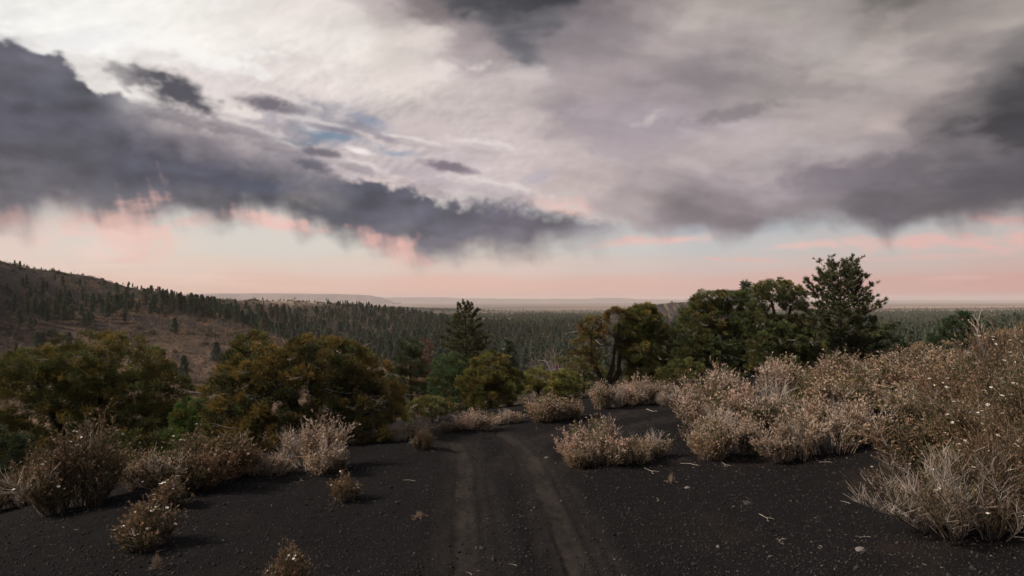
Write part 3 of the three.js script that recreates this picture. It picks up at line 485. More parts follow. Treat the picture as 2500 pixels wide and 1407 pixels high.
// leafless tree: limbs that fork again and again
function bareTree(o) {
  const W = new Wood();
  const grow = (p, dir, L, r, depth) => {
    const e = [p[0] + dir[0] * L, p[1] + dir[1] * L, p[2] + dir[2] * L], pts = bend(p, e, 0, 0.14, 5); W.tube(pts, r, r * 0.55, depth > 2 ? 3 : 5, o.tone.map((c) => c * rr(0.7, 1.3)));
    if (depth >= o.depth) return;
    const n = depth === 0 ? o.limbs : Math.round(rr(2, 4));
    for (let k = 0; k < n; k++) { const b = pts[depth === 0 ? Math.min(4, 1 + Math.floor(k / n * 4)) : Math.min(4, 2 + Math.floor(rnd() * 3))]; let d = [dir[0] * 0.5 + gauss() * 0.8, dir[1] * 0.5 + gauss() * 0.5 + o.up, dir[2] * 0.5 + gauss() * 0.8]; const l = Math.hypot(...d) || 1; grow(b, d.map((c) => c / l), L * rr(0.5, 0.75), r * 0.5, depth + 1); }
  };
  for (const [d, L, r] of o.trunks) grow([0, -0.05, 0], d, L, r, 0);
  const t = thing(o.name, o.label, 'dead tree', o.group); part('trunk', W.geometry(), M.pale, t); return t;
}
// ------------------------------------------------------------------ the forest below: pines, snags and round junipers
function farPine(s, h, w, n, tone, open, size = 1) {
  reseed(s); const Lf = new Leaves(), lean = gauss() * 0.02;
  const bark = [0.060, 0.050, 0.048];
  for (let k = 0; k < 5; k++) { const a = k * 1.256, b = a + 1.256, r = 0.14; Lf.tri(Math.cos(a) * r, -0.6, Math.sin(a) * r, Math.cos(b) * r, -0.6, Math.sin(b) * r, lean * h, h * 0.95, 0, ...bark); }
  for (let k = 0; k < n; k++) {
    const f = Math.pow(rnd(), 0.95), a = rnd() * 6.283, y = h * mix(open, 0.98, f), R = w * (Math.pow(1 - f, 0.74) * sstep(-0.3, 0.25, f)) * (0.8 + 0.3 * Math.sin(f * 19 + s * 2.1 + a * 2)) + 0.12, q = R * Math.sqrt(rnd()) * rr(0.7, 1.1);
    const x = Math.cos(a) * q + lean * y, z = Math.sin(a) * q, j = rr(0.65, 1.35);
    for (let m = 0; m < 3; m++) { let dx = Math.cos(a) * 0.6 + gauss() * 0.7, dy = 0.25 + gauss() * 0.5, dz = Math.sin(a) * 0.6 + gauss() * 0.7; const l = Math.hypot(dx, dy, dz) || 1; Lf.needle(x, y, z, dx / l, dy / l, dz / l, size * rr(0.5, 0.95), size * rr(0.18, 0.34), tone[0] * j, tone[1] * j, tone[2] * j); }
  }
  return Lf.geometry();
}
function farSnag(s, h, tone) {
  reseed(s); const W = new Wood(), lean = [gauss() * 0.04, gauss() * 0.04];
  W.tube([0, 0.33, 0.66, 1].map((t) => [lean[0] * h * t, h * t - 0.4, lean[1] * h * t]), 0.13, 0.03, 5, tone);
  for (let k = 0; k < 22; k++) { const t = rr(0.25, 0.97), a = rnd() * 6.28, L = (1.15 - t) * 1.5 * rr(0.5, 1.2), y = h * t - 0.4; W.tube([[lean[0] * h * t, y, lean[1] * h * t], [Math.cos(a) * L * 0.5, y + L * 0.1, Math.sin(a) * L * 0.5], [Math.cos(a) * L, y + L * rr(-0.1, 0.35), Math.sin(a) * L]], 0.035, 0.012, 3, tone); }
  return W.geometry();
}
function farBush(s, h, w, n, tone) {
  reseed(s); const Lf = new Leaves();
  for (let k = 0; k < n; k++) { let u = gauss(), v = Math.abs(gauss()), t = gauss(); const l = Math.hypot(u, v, t) || 1; u /= l; v /= l; t /= l; const q = Math.cbrt(rnd()) * (0.85 + 0.25 * Math.sin(u * 5 + s) * Math.cos(t * 4)), j = rr(0.65, 1.35);
    for (let m = 0; m < 3; m++) { const dx = u + gauss() * 0.7, dy = v + gauss() * 0.6, dz = t + gauss() * 0.7, e = Math.hypot(dx, dy, dz) || 1; Lf.needle(u * q * w, v * q * h, t * q * w, dx / e, dy / e, dz / e, h * rr(0.14, 0.26), h * rr(0.06, 0.1), tone[0] * j, tone[1] * j, tone[2] * j); } }
  return Lf.geometry();
}
const PT = [0.094, 0.12, 0.086];
const pineKinds = [farPine(1, 9, 2.38, 567, PT, 0.16), farPine(2, 10.5, 2.52, 580, [0.082, 0.108, 0.079], 0.26), farPine(3, 8, 2.24, 513, [0.110, 0.127, 0.083], 0.1), farPine(4, 11.5, 2.38, 567, PT, 0.34), farPine(5, 7, 2.10, 486, [0.103, 0.131, 0.083], 0.08), farPine(6, 9.5, 2.80, 594, [0.088, 0.110, 0.086], 0.2)];
const snagKinds = [farSnag(11, 8, [0.15, 0.135, 0.13]), farSnag(12, 9.5, [0.055, 0.05, 0.05]), farSnag(13, 7, [0.2, 0.175, 0.165]), farSnag(14, 10.5, [0.10, 0.09, 0.088])];
const bushKinds = [farBush(21, 2.6, 1.9, 170, [0.08, 0.088, 0.05]), farBush(22, 3.2, 2.1, 180, [0.07, 0.08, 0.05]), farBush(23, 2.2, 1.9, 160, [0.11, 0.09, 0.055])];
const coarsePines = [farPine(31, 9, 2.0, 70, PT, 0.12, 2.1), farPine(32, 10, 2.1, 70, [0.088, 0.110, 0.083], 0.2, 2.1), farPine(33, 7.5, 2.1, 60, [0.101, 0.125, 0.083], 0.05, 2.1)];
const scrubKinds = [farBush(41, 0.9, 0.85, 46, [0.27, 0.195, 0.13]), farBush(42, 0.7, 0.8, 40, [0.36, 0.26, 0.18]), farBush(43, 1.0, 0.85, 46, [0.09, 0.075, 0.05])];
const pines = [], snags = [], bushes = [], scrub = [], coarse = [];
reseed(900);
function woods(x, d) {                                       // share of ground under pines, snags, junipers
  const n = fbm(x * 0.006 + 3, d * 0.006, 3), m = fbm(x * 0.02 - 8, d * 0.02 + 4, 3), [q, hs] = spine(RIDGE, x, d), [sp] = spine(SPUR, x, d), cone = Math.hypot(x - 296, d - 1080);
  let p = sstep(250, 420, d + x * 0.35) * 0.92, s = 0.16, b = 0.35;
  const face = sstep(190, 130, q) * (d < 700 ? 1 : 0.4);
  if (face > 0) { const low = sstep(60, 150, q); p = mix(p, 0.22 + 0.75 * low * sstep(-60, -190, x + 40) + 0.25 * m, face); s = mix(s, 0.24, face); b = mix(b, 0.3, face); if (q < 26) { p = 0.5; s = 0.7; b = 0.5; } }
  const burnt = sstep(120, 40, Math.hypot((x + 125) * 0.8, d - 285)); p = mix(p, 0.07, burnt); s = mix(s, 0.95, burnt); b = mix(b, 0.2, burnt);
  const dead = sstep(260, 90, Math.hypot((x + 190) * 0.7, d - 560)); s = mix(s, 0.55, dead * 0.7);
  if (cone < 195) { p = 0.015; s = 0.01; b = 0.12; }
  const rise = Math.exp(-(((x + 780) / 560) ** 2) - (((d - 3100) / 420) ** 2));
  if (d > 1800) p *= 1 - 0.9 * sstep(1780, 1880, d + 140 * n) * sstep(2140, 2060, d + 140 * m);
  if (d > 2150) p *= Math.max(sstep(2420, 2260, d + 160 * n + x * 0.05) * 0.85, 0.8 * sstep(0.12, 0.4, rise), 0.03);
  if (d > 620 && q < 60) p *= 0.14;
  if (x > d * 0.45 && d < 260) return [0, 0, 0.04];
  if (d < 300 && x > -40) { p = Math.max(p, 0.16 + 0.3 * sstep(30, 110, x)); b = 0.25; }
  return [clamp(p * (0.8 + 0.75 * n + 0.7 * m)), s, b];
}
const onHill = (x, d) => mix(1, mix(0.36, 0.95, sstep(16, 150, spine(RIDGE, x, d)[0])), sstep(200, 150, spine(RIDGE, x, d)[0]));
for (let d = 85; d < 3700;) {                                // rows of a jittered grid that widens with distance
  const cell = d < 900 ? 5.6 : d < 1800 ? 7.5 : 11, half = d * 0.80 + 30;
  for (let x = -half; x < half; x += cell) {
    const px = x + rr(0, cell), pd = d + rr(0, cell), [p, s, b] = woods(px, pd), t = rnd(), u = rnd(), v = rnd(), w = rnd();
    if (pd < 130 && Math.abs(px) < 60 && t > 0.1) continue;
    if (t < p * 0.86) (d > 1100 ? coarse : pines).push([px, pd, (0.42 + 0.75 * Math.pow(rnd(), 0.8)) * onHill(px, pd), u]);
    else if (v < s * 0.5 && d < 1000) snags.push([px, pd, rr(0.5, 1.05) * onHill(px, pd), u]);
    else if (w < b * 0.9 && d < 1500) bushes.push([px, pd, rr(0.5, 1.15) * Math.sqrt(onHill(px, pd)), u]);
  }
  d += cell;
}
for (let k = 0; k < 150000; k++) {                            // dry shrubs and grass tussocks on the hill, the burnt flat and the slopes
  const d = 70 + 620 * rnd(), x = d * rr(-0.8, 0.8), hk = hillness(x, d), burnt = sstep(150, 40, Math.hypot(x + 125, d - 285)), near = d < 230 ? 0.5 : 0;
  if (rnd() < Math.max(hk * (0.3 + 1.1 * fbmh(x * 0.012, d * 0.05 + x * 0.02, 3)), burnt * 1.0, near)) scrub.push([x, d, (0.5 + 1.5 * rnd() * rnd()) * (d < 200 ? 0.65 : 1), rnd()]);
}
function single(list, kinds, name, label, category, group, most, mat, view) {   // the ones that show largest become things of their own
  list.sort((a, b) => b[2] / b[1] - a[2] / a[1]);
  const rest = []; let n = 0;
  for (const t of list) {
    const [x, d, s, u] = t;
    if (n < most && Math.abs(x) < d * 0.76 && view(x, d)) {
      const m = new THREE.Mesh(kinds[Math.floor(u * kinds.length)], mat); m.name = name; m.userData = { label, category, group }; m.castShadow = m.receiveShadow = true; stand(m, x, d, u * 40, s * rr(0.75, 1.35), s); n++;
    } else rest.push(t);
  }
  return rest;
}
function mass(list, kinds, name, label, mat) {
  const g = new THREE.Group(); g.name = name; g.userData = { kind: 'stuff', label };
  const o = new THREE.Object3D(), c = new THREE.Color();
  kinds.forEach((geo, k) => {
    const mine = list.filter((t) => Math.floor(t[3] * kinds.length) === k), im = new THREE.InstancedMesh(geo, mat, mine.length); im.name = name; im.userData.kind = 'stuff'; im.castShadow = im.receiveShadow = true;
    mine.forEach(([x, d, s, u], i) => { o.position.set(x, height(x, d) - 0.05, -d); o.rotation.set(0, u * 97, 0); const wide = 0.75 + 0.75 * ((u * 61) % 1) ** 2; o.scale.set(s * wide, s, s * wide * (0.85 + 0.3 * ((u * 37) % 1))); o.updateMatrix(); im.setMatrixAt(i, o.matrix); const j = (0.7 + 0.55 * ((u * 151) % 1)) * (1.05 + 0.45 * fbm(x * 0.011, d * 0.011, 3)), wq = ((u * 233) % 1) ** 3; im.setColorAt(i, c.setRGB(j * (0.95 + 0.45 * wq), j, j * (1 - 0.1 * wq))); });
    if (mine.length) g.add(im);
  });
  scene.add(g);
}
const unhidden = (x, d) => { const px = x / d; return !(d < 160 && px < -0.18) && !(px > 0.19 && px < 0.52 && d < 900) && !(px > 0.6 && d < 60); };   // not behind the foreground trees
M.far = leafMat({ transmission: 0.12 });
const restPines = single(pines, pineKinds, 'pine_tree', 'dark green pine among the many in the valley forest below the terrace', 'tree', 'pines of the valley forest', 280, M.far, unhidden);
const restSnags = single(snags, snagKinds, 'dead_snag', 'thin bare burnt snag standing among the pines below the hill', 'dead tree', 'burnt snags below the hill', 180, M.pale, unhidden);
const restBushes = single(bushes, bushKinds, 'juniper_bush', 'small rounded juniper bush growing among the valley pines and on the hill', 'bush', 'juniper bushes of valley and hill', 110, M.far, unhidden);
mass(restPines, pineKinds, 'pine_forest', 'pine forest covering the valley floor', M.far);
mass(coarse, coarsePines, 'distant_woods', 'far woods thinning out toward the pale meadow and plain', M.far);
mass(restSnags, snagKinds, 'burnt_woods', 'grey burnt trunks scattered through the forest', M.pale);
mass(restBushes, bushKinds, 'juniper_scrub', 'scattered junipers in the forest', M.far);
mass(scrub, scrubKinds, 'dry_scrub', 'dry straw coloured shrubs and tussocks on the hill and burnt flat', M.far);
const OLIVE = [0.108, 0.124, 0.044], DARK = [0.066, 0.088, 0.046], YELLOW = [0.17, 0.185, 0.058], PINE = [0.08, 0.104, 0.056];
reseed(101);
stand(pinyon({ label: 'broad spreading pinyon at the left edge with dark twisted limbs showing inside its crown', tone: OLIVE, gold: 0.42, goldTone: [0.255, 0.18, 0.055], bark: [0.02, 0.017, 0.015], r: 0.16, clump: 0.34, tufts: 96, blades: 8, fine: 0.75, full: 1.85, dead: 60, under: -0.5,
  stems: [[[0.2, 0, 0.1], [0.05, 0.9, 0.1], [-0.35, 1.6, 0.2], [-0.9, 2.5, 0.2], [-1.3, 3.2, 0.1]], [[0.2, 0, 0.1], [0.35, 1.1, 0.2], [0.7, 2.0, 0.3], [0.9, 3.0, 0.2], [1.0, 3.7, 0]]],
  blobs: [[-1.2, 3.3, 0, 1.5, 0.8, 1.5, 78], [0.7, 3.65, 0, 1.7, 0.85, 1.5, 86], [2.2, 2.6, 0, 1.2, 0.95, 1.3, 62], [-2.7, 2.5, 0.1, 1.1, 0.9, 1.3, 54], [2.8, 1.6, 0.1, 0.9, 0.8, 1.0, 40], [-2.4, 1.3, 0.4, 1.3, 0.9, 1.0, 56], [1.8, 0.9, 0.4, 1.5, 0.8, 1.0, 54], [0.3, 2.4, 0.7, 1.3, 0.6, 0.6, 24], [0, 1.6, -1.0, 2.8, 1.2, 0.6, 84], [-0.4, 1.0, 0.9, 1.4, 0.6, 0.5, 26], [0, 2.9, -0.8, 1.6, 0.6, 0.8, 22], [-1.2, 0.5, 0.7, 1.1, 0.45, 0.7, 16]] }), -13.3, 21);
reseed(102);
stand(pinyon({ label: 'large rounded pinyon with sunlit gold tinted into its needle tips and grey dead twigs, left of the wheel tracks', tone: [0.088, 0.100, 0.042], gold: 0.5, goldTone: [0.29, 0.195, 0.058], r: 0.2, clump: 0.29, tufts: 100, blades: 9, fine: 0.72, dead: 130, under: -0.8,
  stems: [[[0, 0, 0], [-0.1, 0.7, 0], [-0.5, 1.5, 0], [-0.9, 2.0, 0]], [[0, 0, 0], [0.25, 0.8, 0.1], [0.7, 1.5, 0.1], [1.0, 2.1, 0]], [[0.1, 0.3, 0], [1.0, 0.6, 0.4], [1.7, 0.8, 0.5], [2.2, 0.7, 0.4]]],
  blobs: [[-0.8, 1.9, 0, 1.2, 0.75, 1.2, 62], [0.55, 2.05, 0, 1.25, 0.72, 1.2, 70], [1.35, 1.75, 0, 0.9, 0.7, 1.0, 42], [-1.5, 1.25, 0.1, 0.95, 0.8, 1.1, 46], [1.75, 1.0, 0.1, 0.85, 0.75, 1.0, 40], [0, 1.15, 0.6, 1.6, 0.8, 0.7, 66], [-1.6, 0.5, 0.3, 0.9, 0.5, 0.9, 30], [1.6, 0.42, 0.4, 0.9, 0.45, 0.8, 28], [0, 0.45, 0.8, 1.5, 0.45, 0.5, 34]] }), -5.45, 17.8);
reseed(103);
stand(pinyon({ label: 'upright pinyon rising behind the left shoulder of the large golden tipped pinyon', tone: OLIVE, gold: 0.4, r: 0.12, clump: 0.24, tufts: 62, dead: 24,
  blobs: [[0.1, 2.95, 0, 0.42, 0.42, 0.4, 22], [0, 2.4, 0, 0.75, 0.5, 0.7, 34], [-0.2, 1.7, 0, 0.95, 0.6, 0.9, 40], [-0.1, 1.0, 0, 1.1, 0.6, 0.9, 34]] }), -7.85, 20.3);
reseed(104);
stand(pinyon({ label: 'small dark juniper cut off by the left edge of the picture', name: 'juniper_tree', tone: DARK, gold: 0.1, r: 0.09, clump: 0.24, tufts: 66, blobs: [[0, 1.4, 0, 0.75, 0.6, 0.7, 40], [0.1, 0.7, 0, 0.85, 0.6, 0.8, 40]] }), -12.7, 16.8);
stand(pinyon({ label: 'dark green juniper filling the gap between the two large left hand pinyons', name: 'juniper_tree', tone: DARK, gold: 0.15, r: 0.1, clump: 0.27, tufts: 64, dead: 16, blobs: [[0, 1.75, 0, 0.8, 0.6, 0.8, 40], [-0.5, 1.0, 0, 0.9, 0.6, 0.8, 34], [0.6, 0.9, 0.1, 0.8, 0.6, 0.8, 32]] }), -12.3, 25.5);
stand(pinyon({ label: 'small bright green juniper just left of the large golden tipped pinyon', name: 'juniper_tree', tone: [0.092, 0.148, 0.040], gold: 0.1, r: 0.07, clump: 0.2, tufts: 60, blobs: [[0, 1.15, 0, 0.42, 0.5, 0.42, 30], [0, 0.6, 0, 0.65, 0.5, 0.6, 36]] }), -8.7, 18.6);
stand(pinyon({ label: 'low dull olive juniper under the big spreading left pinyon', name: 'juniper_tree', tone: [0.085, 0.101, 0.040], gold: 0.1, r: 0.07, clump: 0.24, tufts: 56, blobs: [[0, 0.7, 0, 1.2, 0.55, 0.8, 44], [0.9, 0.5, 0.2, 0.7, 0.4, 0.6, 20]] }), -10.4, 19.2);
reseed(105);
stand(pinyon({ label: 'dark green bushy pine standing below the crest, left of the tall layered pine', name: 'pinyon_tree', tone: PINE, gold: 0.12, r: 0.12, clump: 0.3, tufts: 58, leaf: 1.3, dead: 20, blobs: [[0, 3.5, 0, 0.5, 0.45, 0.5, 18], [0.05, 2.8, 0, 0.85, 0.55, 0.8, 34], [-0.1, 2.0, 0, 1.1, 0.6, 1.0, 42], [0.1, 1.2, 0, 1.2, 0.6, 1.1, 42]] }), -5.15, 34.5);
stand(pinyon({ label: 'green pine low in the hollow between the bushy pine and the tall layered pine', name: 'pinyon_tree', tone: [0.077, 0.130, 0.056], gold: 0.08, r: 0.1, clump: 0.3, tufts: 54, leaf: 1.3, blobs: [[0, 2.3, 0, 0.8, 0.6, 0.8, 30], [0, 1.4, 0, 1.2, 0.7, 1.0, 44], [0.2, 0.7, 0.1, 1.2, 0.5, 1.0, 30]] }), -2.9, 33);
reseed(106);
stand(ponderosa({ label: 'tall ponderosa pine with tiered branches standing alone in the middle of the view', h: 7.2, r: 0.15, tone: [0.078, 0.082, 0.036], from: 0.14, step: 0.24, per: 6, dens: 10, n: 24, needle: 0.22, inner: 0.3,
  profile: [[0.1, 2.0], [0.3, 2.3], [0.4, 2.0], [0.46, 1.6], [0.54, 1.8], [0.62, 1.7], [0.72, 1.35], [0.83, 0.85], [0.93, 0.5], [1, 0.2]], rise: [[0, -0.12], [0.4, -0.02], [0.7, 0.2], [1, 0.8]] }), -3.0, 44.5);
reseed(107);
stand(pinyon({ label: 'round topped brownish olive juniper just beyond the crest of the track', name: 'juniper_tree', tone: [0.139, 0.144, 0.044], gold: 0.25, goldTone: [0.230, 0.142, 0.041], r: 0.12, clump: 0.22, tufts: 74, leaf: 0.95, blobs: [[0.1, 1.5, 0, 0.78, 0.62, 0.8, 66], [-0.45, 0.95, 0.1, 0.75, 0.6, 0.8, 48], [0.55, 0.95, 0, 0.7, 0.6, 0.8, 44], [0, 0.5, 0.3, 1.0, 0.45, 0.7, 40]] }), -0.85, 26);
stand(pinyon({ label: 'low rounded brown bush at the left side of the crest', name: 'juniper_shrub', category: 'shrub', tone: [0.150, 0.156, 0.060], gold: 0.2, r: 0.05, clump: 0.17, tufts: 52, leaf: 0.85, bark: [0.12, 0.1, 0.09], dead: 22, blobs: [[0, 0.55, 0, 0.72, 0.32, 0.6, 44], [-0.4, 0.35, 0, 0.5, 0.28, 0.5, 22]] }), -2.6, 21.6);
reseed(108);
stand(pinyon({ label: 'low yellowish green juniper mound right of the round topped juniper', name: 'juniper_tree', tone: [0.150, 0.160, 0.060], gold: 0.3, goldTone: [0.270, 0.216, 0.054], r: 0.09, clump: 0.24, tufts: 60, blobs: [[0, 0.95, 0, 0.9, 0.42, 0.7, 44], [-0.7, 0.6, 0, 0.7, 0.45, 0.7, 30], [0.7, 0.6, 0, 0.7, 0.45, 0.7, 30]] }), 1.05, 29);
stand(pinyon({ label: 'small bright yellow green juniper above the tan shrubs at the bend of the track', name: 'juniper_tree', tone: YELLOW, gold: 0.35, goldTone: [0.324, 0.257, 0.061], r: 0.07, clump: 0.2, tufts: 58, blobs: [[0, 0.75, 0, 0.6, 0.42, 0.55, 40], [0, 0.35, 0.1, 0.7, 0.3, 0.55, 28]] }), 2.1, 27.2);
stand(pinyon({ label: 'sprawling olive juniper with bare lower limbs below the leaning tree', name: 'juniper_tree', tone: [0.149, 0.160, 0.068], gold: 0.3, goldTone: [0.270, 0.203, 0.068], r: 0.1, clump: 0.25, tufts: 50, dead: 30, blobs: [[0, 1.55, 0, 1.0, 0.3, 0.8, 30], [-0.9, 1.8, 0, 0.7, 0.25, 0.6, 16], [0.9, 1.1, 0, 0.7, 0.3, 0.6, 22], [0.2, 0.6, 0.2, 1.2, 0.35, 0.8, 26]] }), 3.8, 36.5);
reseed(109);
stand(bareTree({ name: 'dead_juniper', label: 'bare grey dead juniper with tangled branches in the hollow left of the leaning tree', tone: [0.20, 0.17, 0.16], depth: 5, limbs: 5, up: 0.18, trunks: [[[0.35, 0.85, 0.1], 1.9, 0.12], [[-0.6, 0.75, 0], 1.7, 0.1], [[0.75, 0.5, 0.2], 1.6, 0.08], [[-0.85, 0.35, 0.2], 1.6, 0.08], [[0, 0.95, -0.2], 2.0, 0.1]] }), 2.75, 48);
stand(ponderosa({ name: 'dead_pine', label: 'reddish dead pine with bare drooping branches left of the tall layered pine', h: 7.6, r: 0.12, tone: [0.15, 0.08, 0.065], bark: [0.13, 0.085, 0.075], from: 0.3, step: 0.17, per: 6, dens: 4, n: 5, needle: 0.3, profile: [[0.3, 1.4], [0.6, 1.25], [0.85, 0.7], [1, 0.2]], rise: [[0, -0.3], [0.6, 0.0], [1, 0.5]] }), -7.6, 60);
reseed(110);
stand(pinyon({ label: 'leaning pinyon with a crooked dark trunk and thin bronze crown', tone: [0.149, 0.138, 0.053], gold: 0.35, goldTone: [0.230, 0.115, 0.047], r: 0.15, clump: 0.26, tufts: 50, leaf: 1.15, dead: 60, under: -0.4,
  stems: [[[0, 0, 0], [-0.25, 0.55, 0], [-0.55, 1.1, 0], [-0.78, 1.6, 0], [-0.8, 2.4, 0], [-0.7, 3.1, 0]], [[-0.05, 0.3, 0], [0.2, 1.0, 0], [0.35, 2.1, 0.1], [0.55, 3.3, 0.1]], [[0, 0.1, 0], [0.55, 0.9, -0.1], [0.6, 1.7, -0.1], [0.75, 2.4, -0.1]]],
  blobs: [[-0.72, 3.1, 0, 0.55, 0.5, 0.6, 30], [-0.95, 2.45, 0, 0.65, 0.42, 0.7, 34], [-1.0, 1.75, 0.1, 0.7, 0.35, 0.7, 24], [0.5, 3.6, 0, 0.62, 0.36, 0.6, 26], [0.1, 2.4, -0.4, 0.6, 0.5, 0.5, 16], [-1.1, 1.2, 0.2, 0.7, 0.3, 0.5, 12]] }), 4.6, 33);
reseed(111);
stand(pinyon({ label: 'dense rounded olive pinyon growing against the right side of the leaning tree', tone: [0.119, 0.141, 0.048], gold: 0.4, goldTone: [0.243, 0.162, 0.041], r: 0.16, full: 2.1, clump: 0.28, tufts: 66, leaf: 1.15, dead: 40,
  blobs: [[0.05, 3.35, 0, 0.85, 0.55, 0.9, 52], [-0.35, 2.7, 0.1, 0.9, 0.6, 0.9, 46], [0.55, 2.6, 0, 0.95, 0.65, 1.0, 54], [0.1, 1.8, 0.3, 1.25, 0.7, 1.0, 66], [0.5, 0.95, 0.2, 1.2, 0.6, 1.0, 50], [-0.2, 0.5, 0.3, 1.0, 0.4, 0.8, 26], [0.2, 3.85, -0.1, 0.45, 0.22, 0.4, 14]] }), 6.3, 33.6);
reseed(112);
stand(pinyon({ label: 'wide dark pinyon in the clump against the sky, leftmost of its three trees', tone: [0.095, 0.116, 0.046], gold: 0.22, goldTone: [0.189, 0.135, 0.041], r: 0.17, full: 2.1, clump: 0.28, tufts: 56, leaf: 1.2, dead: 90,
  blobs: [[-0.2, 3.75, 0, 0.85, 0.5, 0.9, 40], [0.75, 3.75, 0, 0.75, 0.5, 0.8, 34], [-0.8, 3.0, 0, 0.8, 0.6, 0.9, 40], [0.4, 2.8, 0.2, 1.3, 0.7, 1.1, 64], [-1.25, 2.1, 0.1, 0.9, 0.65, 1.0, 42], [0.2, 1.8, 0.4, 1.5, 0.7, 1.0, 62], [-1.5, 1.25, 0.2, 0.8, 0.5, 0.8, 28], [-0.3, 1.0, 0.6, 1.9, 0.75, 0.9, 84], [-1.5, 0.55, 0.5, 1.0, 0.45, 0.7, 32], [0.6, 0.5, 0.8, 1.6, 0.5, 0.7, 50], [1.2, 2.2, 0.2, 0.9, 0.8, 0.9, 44]] }), 9.8, 33);
reseed(113);
stand(pinyon({ label: 'tall domed pinyon against the sky, between the wide dark pinyon and the ponderosa', tone: [0.101, 0.126, 0.053], gold: 0.25, goldTone: [0.203, 0.149, 0.047], r: 0.16, full: 2.1, clump: 0.26, tufts: 52, leaf: 1.2, dead: 100,
  stems: [[[0, 0, 0], [-0.05, 1.4, 0], [-0.1, 2.6, 0], [-0.3, 3.6, 0]], [[0, 1.2, 0], [0.4, 2.4, 0], [0.65, 3.3, 0]], [[0, 1.4, 0], [-0.4, 2.5, 0.1], [-0.75, 3.4, 0]]],
  blobs: [[-0.05, 4.0, 0, 1.05, 0.5, 1.0, 54], [0.8, 3.55, 0, 0.55, 0.5, 0.8, 24], [-0.85, 3.5, 0, 0.5, 0.45, 0.7, 20], [0.1, 2.3, 0.3, 1.2, 0.55, 1.0, 50], [0.9, 2.35, 0, 0.8, 0.5, 0.8, 28], [-0.4, 1.7, 0.6, 1.4, 0.7, 0.9, 70], [0.8, 1.5, 0.5, 1.3, 0.75, 0.9, 66], [0, 0.8, 0.7, 1.8, 0.65, 0.9, 80], [1.2, 0.5, 0.7, 1.2, 0.45, 0.8, 40], [-1.0, 2.4, 0.2, 0.8, 0.6, 0.8, 36]] }), 12.45, 32);
reseed(114);
stand(ponderosa({ label: 'tall ponderosa pine against the sky on the right, with starry needle tufts and open top', h: 5.05, uneven: 0.45, r: 0.14, tone: [0.084, 0.092, 0.044], from: 0.08, step: 0.17, per: 6, dens: 14, n: 24, needle: 0.2, inner: 0.33, lean: [0.0, 0],
  profile: [[0.05, 2.0], [0.25, 2.25], [0.42, 2.05], [0.5, 1.7], [0.6, 1.55], [0.7, 1.25], [0.82, 1.05], [0.92, 0.75], [1, 0.35]], rise: [[0, 0.0], [0.3, 0.2], [0.5, 0.55], [0.75, 0.95], [1, 1.3]] }), 16.35, 34);
reseed(115);
stand(pinyon({ label: 'dark juniper low behind the right foot of the ponderosa', name: 'juniper_tree', tone: DARK, gold: 0.1, r: 0.1, clump: 0.3, tufts: 52, leaf: 1.2, blobs: [[0, 1.6, 0, 1.1, 0.6, 0.9, 40], [0.8, 1.0, 0, 0.9, 0.6, 0.8, 30], [-0.8, 0.9, 0, 0.9, 0.6, 0.8, 30]] }), 21.3, 40);
stand(pinyon({ label: 'dark pine top showing above the flowering shrubs at the far right', name: 'pinyon_tree', tone: [0.051, 0.086, 0.044], gold: 0.05, r: 0.1, clump: 0.28, tufts: 56, leaf: 1.3, blobs: [[0, 2.45, 0, 0.45, 0.35, 0.5, 16], [-0.1, 1.85, 0, 0.95, 0.55, 0.8, 36], [-0.4, 1.1, 0, 1.3, 0.6, 0.9, 44]] }), 25, 38);
stand(pinyon({ label: 'low olive juniper at the left foot of the wide dark pinyon', name: 'juniper_tree', tone: OLIVE, gold: 0.2, r: 0.08, clump: 0.25, tufts: 50, blobs: [[0, 0.7, 0, 1.0, 0.45, 0.7, 36], [-0.6, 0.4, 0.2, 0.6, 0.3, 0.5, 16]] }), 7.7, 31);
reseed(120);
stand(pinyon({ label: 'dark juniper filling the shade directly behind the spreading left pinyon', name: 'juniper_tree', tone: DARK, gold: 0.1, r: 0.1, clump: 0.34, tufts: 56, leaf: 1.2, blobs: [[0, 2.0, 0, 1.4, 0.8, 1.0, 44], [0.9, 1.2, 0, 1.2, 0.8, 0.9, 38], [-1.0, 1.1, 0, 1.2, 0.8, 0.9, 38]] }), -17.0, 27.5);
stand(pinyon({ label: 'olive juniper at the left edge showing below the spreading pinyon boughs', name: 'juniper_tree', tone: [0.094, 0.103, 0.045], gold: 0.15, r: 0.1, clump: 0.34, tufts: 56, leaf: 1.2, blobs: [[0, 1.7, 0, 1.3, 0.8, 1.0, 42], [1.0, 1.0, 0, 1.1, 0.7, 0.9, 34], [-1.0, 0.9, 0, 1.1, 0.7, 0.9, 34]] }), -20.6, 28.5);
stand(pinyon({ label: 'brownish juniper showing between the spreading pinyon and the large golden tipped one', name: 'juniper_tree', tone: [0.131, 0.117, 0.056], gold: 0.2, r: 0.1, clump: 0.34, tufts: 50, leaf: 1.2, dead: 20, blobs: [[0, 1.5, 0, 1.3, 0.7, 1.0, 40], [0.9, 0.9, 0, 1.0, 0.6, 0.9, 30], [-0.9, 0.9, 0, 1.0, 0.6, 0.9, 30]] }), -16.4, 33.5);
stand(bareTree({ name: 'dead_juniper', label: 'dark bare bush beside the small bright green juniper on the left slope', tone: [0.088, 0.076, 0.065], depth: 4, limbs: 5, up: 0.3, trunks: [[[0.1, 0.95, 0], 0.9, 0.06], [[-0.5, 0.8, 0.1], 0.8, 0.05], [[0.5, 0.8, 0], 0.8, 0.05], [[0, 0.9, 0.4], 0.8, 0.05]] }), -11.9, 27);
